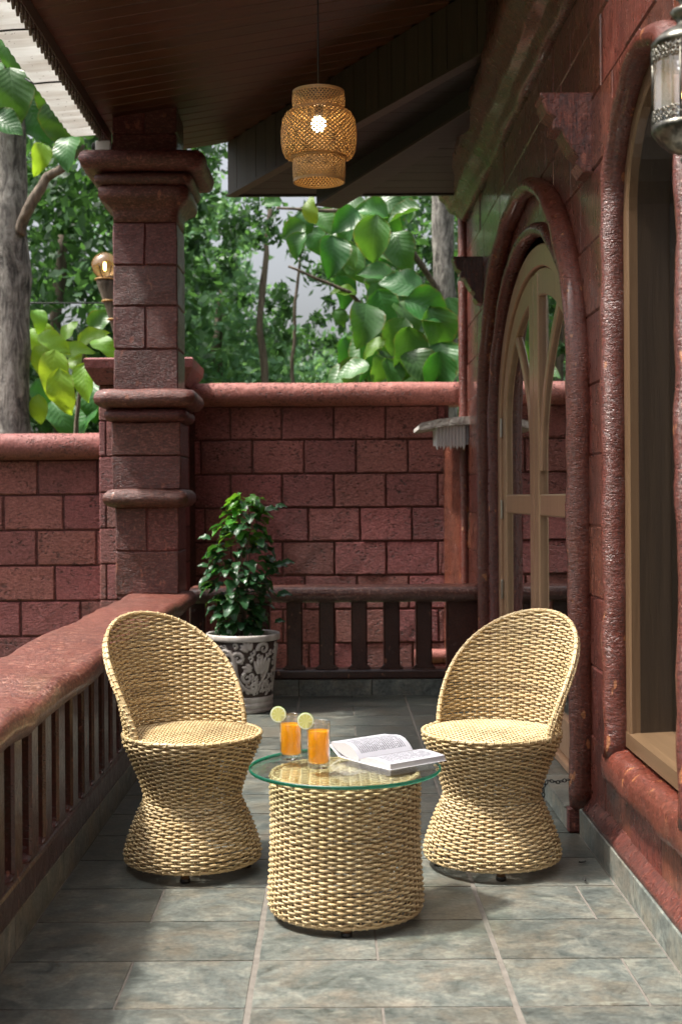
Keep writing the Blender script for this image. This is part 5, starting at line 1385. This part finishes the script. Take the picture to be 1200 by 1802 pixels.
# sapling with bright leaves
t2 = thing('teak_sapling', 'young teak with backlit yellow-green leaves between the left trunk and the column', 'tree', (-1.95, 9.9, GZ))
trunk_mesh('stem', [(0, 0, 0), (.03, 0, .9), (.0, .05, 1.7), (.1, 0, 2.5)], [.03, .026, .02, .01], M['bark2'], t2, 8, .01)
for (x, y, D, L, a, k) in ((95, 655, 9.4, .40, -95, 'l'), (112, 690, 9.35, .40, -80, 'l'), (100, 600, 9.5, .30, -30, 'l'), (135, 615, 9.6, .30, 10, 'l'), (152, 668, 9.4, .34, -85, 'l'), (165, 590, 9.7, .28, 20, 'l'), (72, 560, 9.7, .24, -80, 'l'), (186, 605, 9.8, .3, -40, 'l'), (74, 630, 9.6, .30, -100, 'l'), (70, 720, 9.6, .26, -90, 'l'), (85, 580, 9.8, .22, 100, 'l'), (125, 575, 9.9, .22, 60, 'l'), (180, 560, 10, .25, 40, 'g'), (145, 640, 9.9, .3, -20, 'l'), (110, 730, 10.1, .4, -60, 'g'), (150, 740, 10.2, .4, -120, 'g'), (85, 700, 10.2, .4, -70, 'g'), (165, 700, 10.2, .4, -90, 'g'), (68, 600, 9.8, .3, -70, 'l')):
    seen_leaf(t2, x, y, D, L, a, k, .35, rng)
# right teak
t3 = thing('teak_tree', 'large-leaved teak tree overhanging the tall garden wall near the house corner', 'tree', (1.05, 11.6, GZ))
trunk_mesh('trunk', [(0, 0, 0), (-.03, 0, 1.5), (-.04, 0, 3.0), (-.07, 0, 4.5), (-.05, 0, 6.0)], [.12, .10, .095, .09, .08], M['bark'], t3)
for pts in ([(-.04, 0, 2.2), (-.45, -.4, 2.6), (-.9, -.7, 3.0), (-1.4, -.8, 3.2)], [(-.04, 0, 3.0), (-.4, -.3, 3.5), (-1.0, -.6, 3.7), (-1.5, -.7, 3.7)], [(-.04, 0, 1.4), (-.25, -.5, 1.8), (-.5, -.8, 2.2)]):
    trunk_mesh('branch', pts, [.03, .025, .018, .010][:len(pts)], M['bark2'], t3, 8, .01)
RL = ((660, 422, 10.6, .44, -95, 'g'), (707, 443, 10.9, .42, -70, 'g'), (643, 570, 10.4, .44, -100, 'g'), (708, 500, 10.5, .40, 170, 'g'), (662, 483, 10.8, .34, 175, 'g'), (587, 450, 10.6, .40, -95, 'g'), (620, 450, 10.9, .27, -80, 'g'), (528, 432, 10.8, .27, -110, 'g'), (518, 405, 10.9, .26, -150, 'g'), (549, 366, 10.8, .28, 100, 'l'), (482, 356, 11, .2, 190, 'g'), (655, 372, 10.9, .34, 170, 'g'), (611, 388, 10.8, .32, -140, 'g'), (712, 378, 10.8, .34, 200, 'g'), (755, 545, 10.4, .44, -25, 'g'), (772, 585, 10.4, .46, -75, 'g'), (657, 612, 10.5, .27, -140, 'l'), (716, 625, 10.3, .50, -100, 'g'), (620, 652, 10.3, .32, -160, 'g'), (742, 652, 10.2, .45, -60, 'g'), (607, 512, 10.9, .26, 180, 'l'), (665, 655, 10.3, .3, -100, 'g'), (690, 660, 10.2, .32, -80, 'g'), (785, 640, 10.3, .42, -80, 'g'), (575, 390, 11.1, .3, -60, 'g'), (690, 360, 11.2, .36, -30, 'g'), (620, 360, 11.2, .32, 170, 'g'), (680, 545, 11.1, .4, -70, 'g'), (720, 560, 11.0, .4, -60, 'g'), (800, 560, 11.0, .4, -80, 'g'), (560, 425, 11.2, .3, -70, 'g'), (640, 640, 10.8, .36, -90, 'g'), (770, 660, 10.2, .4, -100, 'g'), (600, 560, 11.6, .2, -60, 'g'), (700, 595, 10.8, .38, -110, 'g'), (540, 395, 11.2, .26, -80, 'g'))
for r_ in RL: seen_leaf(t3, *r_, tilt=.55, rng=rng)
for i in range(85):
    D = rng.uniform(11.3, 12.6); qx, qy = rng.uniform(600, 815), rng.uniform(335, 670)
    if qx > 715 and qy < 560: continue
    seen_leaf(t3, qx, qy, D, rng.uniform(.28, .44), rng.uniform(-160, -20), 'g' if rng.random() < .93 else 'l', .5, rng)
# far trees: clumped leaf crowns
def crown(parent, lobes, n, size, mat, seed, name='crown'):
    rs = np.random.RandomState(seed); V = []; cnt = 0; tot = sum(l[3] * l[4] * l[5] for l in lobes)
    quads = []
    for (cx, cy, cz, rx, ry, rz) in lobes:
        k = int(n * rx * ry * rz / tot)
        ncl = max(6, k // 38)
        d = rs.normal(size=(ncl, 3)); d /= np.linalg.norm(d, axis=1)[:, None]; rad = rs.uniform(.25, 1, (ncl, 1)) ** .5
        cl = d * rad * [rx, ry, rz] + [cx, cy, cz]; cs = rs.uniform(.10, .26, (ncl, 1)) * (rx + ry + rz) / 3
        idx = rs.randint(0, ncl, k); c = cl[idx] + rs.normal(size=(k, 3)) * cs[idx] * .6
        u = rs.normal(size=(k, 3)); u[:, 2] -= .5; u /= np.linalg.norm(u, axis=1)[:, None]; nn = rs.normal(size=(k, 3)); nn[:, 2] += .8
        v = np.cross(u, nn); v /= np.linalg.norm(v, axis=1)[:, None]; nn = np.cross(u, v)
        L = (size * rs.uniform(.6, 1.4, (k, 1))); W = L * .48
        quads.append(np.stack([c - u * L * .5, c + v * W * .5 + nn * L * .06, c + u * L * .5, c - v * W * .5 + nn * L * .06], 1))
    Q = np.concatenate(quads).reshape(-1, 3).astype(np.float32); n4 = len(Q)
    me = bpy.data.meshes.new(name); me.vertices.add(n4); me.vertices.foreach_set('co', Q.ravel()); me.loops.add(n4); me.loops.foreach_set('vertex_index', np.arange(n4, dtype=np.int32))
    me.polygons.add(n4 // 4); me.polygons.foreach_set('loop_start', np.arange(0, n4, 4, dtype=np.int32)); me.polygons.foreach_set('loop_total', np.full(n4 // 4, 4, dtype=np.int32)); me.materials.append(mat); me.update(calc_edges=True)
    o = bpy.data.objects.new(name, me); COL.objects.link(o); o.parent = parent; return o
def tree(name, label, x, y, lobes, n, size, mat, seed, th=3.0, tr=.12, group=None):
    t = thing(name, label, 'tree' if 'tree' in name else 'shrub', (x, y, GZ), 0, group)
    trunk_mesh('trunk', [(0, 0, 0), (.08, 0, th * .35), (-.06, 0, th * .7), (.05, 0, th)], [tr, tr * .8, tr * .65, tr * .4], M['bark2'], t, 10, .03)
    crown(t, lobes, n, size, mat, seed); return t
tree('leafy_tree', 'dense dark tree filling the gap between the left trunk and the column', -3.0, 14.5, [(0, 0, 3.6, 1.7, 1.3, 1.6), (-.9, .3, 2.3, 1.4, 1.2, 1.2), (.5, 0, 2.2, 1.2, 1.0, 1.1), (.2, .2, 5.2, 1.5, 1.2, 1.1)], 12500, .15, M['crown_dark'], 1, 4.2)
tree('leafy_tree', 'bluish green bushy tree just right of the column', -1.45, 17, [(0, 0, 2.4, 1.3, 1.1, 1.3), (-.5, 0, 3.6, 1.2, 1.0, 1.1), (.5, .2, 1.6, 1.2, 1.0, 1.0), (-.7, 0, 4.9, 1.1, 1.0, .9), (0.9, 0, 2.5, .7, .7, .6)], 8500, .14, M['crown_blue'], 2, 4.0)
tree('leafy_tree', 'thin branched tree with small dark leaves against the white sky', -0.75, 15, [(-.6, 0, 4.6, .9, .7, .55), (.1, 0, 4.15, .8, .6, .42), (-.9, 0, 3.9, .6, .5, .4), (.55, 0, 3.3, .7, .6, .45), (-.2, .2, 5.5, 1.2, .8, .6)], 2600, .11, M['crown_dark'], 3, 4.6, .06)
tree('leafy_tree', 'mid green tree behind the large teak leaves', 1.6, 18, [(0, 0, 3.0, 1.6, 1.2, 1.5), (-.8, 0, 1.8, 1.3, 1.0, 1.1), (.2, 0, 4.8, 1.6, 1.2, 1.3), (-1.0, 0, 2.9, .9, .8, .8)], 11000, .15, M['crown_dark'], 4, 4.0)
tree('round_shrub', 'pale green shrub low behind the tall wall at its middle', -0.25, 15.5, [(0, 0, 1.5, 1.0, .8, .8), (.6, 0, 1.9, .7, .6, .6), (-.7, 0, 1.3, .9, .7, .7), (.1, 0, 2.3, .6, .5, .45)], 7000, .13, M['crown_light'], 5, 1.4, .05)
tree('round_shrub', 'light green shrub far behind the middle of the tall wall', 0.3, 24, [(0, 0, 2.6, 1.6, 1.0, 1.2), (-1.2, 0, 2.4, 1.4, 1.0, 1.0), (1.4, 0, 2.5, 1.5, 1.0, 1.1)], 9000, .19, M['crown_light'], 6, 2.0, .08)
tree('leafy_tree', 'mid green tree filling the gap beside the teak leaves', 0.35, 16.5, [(0, 0, 2.3, .9, .8, .8), (-.35, 0, 1.6, .9, .7, .7), (.5, 0, 3.1, .7, .6, .55), (-.5, 0, 2.7, .55, .5, .45)], 6500, .12, M['crown_blue'], 15, 2.8, .05)
tree('leafy_tree', 'slender small-leaved tree whose twigs cross the pale sky left of the pendant lamp', -0.35, 13.5, [(-.35, 0, 3.6, .55, .4, .4), (.15, 0, 3.0, .45, .4, .35), (-.1, 0, 4.3, .6, .4, .4), (.45, 0, 3.5, .4, .35, .3)], 1500, .09, M['crown_dark'], 21, 3.9, .03)
tree('leafy_tree', 'pale hazy tree far off below the white sky gap', -1.2, 30, [(0, 0, 3.4, 2.2, 1.4, 1.5), (1.8, 0, 3.0, 1.8, 1.3, 1.3), (-2, 0, 3.6, 2, 1.3, 1.6)], 8000, .24, M['crown_light'], 16, 3.0, .1)
for i_, (x_, y_) in enumerate(((-5.6, -0.5), (-5.9, 2.2), (-5.9, 4.6))):  # unseen trees added off to the left to cut low sky fill
    tree('leafy_tree', ['leafy garden tree beyond the balustrade, nearest the camera', 'leafy garden tree beyond the balustrade beside the foreground', 'leafy garden tree beyond the balustrade level with the chairs', 'leafy garden tree beyond the balustrade level with the column'][i_], x_, y_, [(0, 0, 1.6, 1.3, 1.5, 1.5), (.2, 0, 3.4, 1.3, 1.5, 1.3), (-.6, .4, 2.6, 1.4, 1.4, 1.6)], 5000, .22, M['crown_dark'], 30 + i_, 3.2)
tree('leafy_tree', 'far dark tree low behind the left trunk', -5.2, 20, [(0, 0, 3.0, 2.2, 1.4, 2.0), (0, 0, 5.8, 2.0, 1.4, 1.6), (2.0, 0, 2.0, 1.6, 1.2, 1.4)], 11000, .2, M['crown_dark'], 7, 5.0)
tree('leafy_tree', 'far bluish tree behind the column', -3.2, 25, [(0, 0, 2.6, 2.0, 1.5, 1.7), (0.3, 0, 5.2, 1.9, 1.4, 1.5), (1.6, 0, 3.2, 1.6, 1.2, 1.5)], 9000, .22, M['crown_blue'], 8, 5.0)
tree('leafy_tree', 'far tree at right behind the teak trunk', 4.2, 24, [(0, 0, 3.2, 2.4, 1.5, 2.2), (-.4, 0, 6.4, 2.2, 1.5, 1.6)], 9000, .22, M['crown_dark'], 9, 5.0)
cb = MB(); cb.tube([at(-40, 528, 10.3), at(70, 530, 10.3), at(200, 531, 10.4), at(330, 524, 10.6)], .006, 6)
tag(cb.build('cable', M['iron'], None, True), 'thin overhead cable strung behind the left column', 'cable')
far = MB()
P = []
for i in range(41):
    x = -140 + 7 * i; P.append([(x, 90 + 6 * nz((x, 0, 0), .05), GZ - 1), (x, 92, 1.5), (x, 100, 4.5 + 1.6 * nz((x, 3, 0), .06)), (x, 130, 5.0), (x, 135, GZ - 1)])
far.grid(P); struct(far.build('hills', M['crown_light'], None, True))
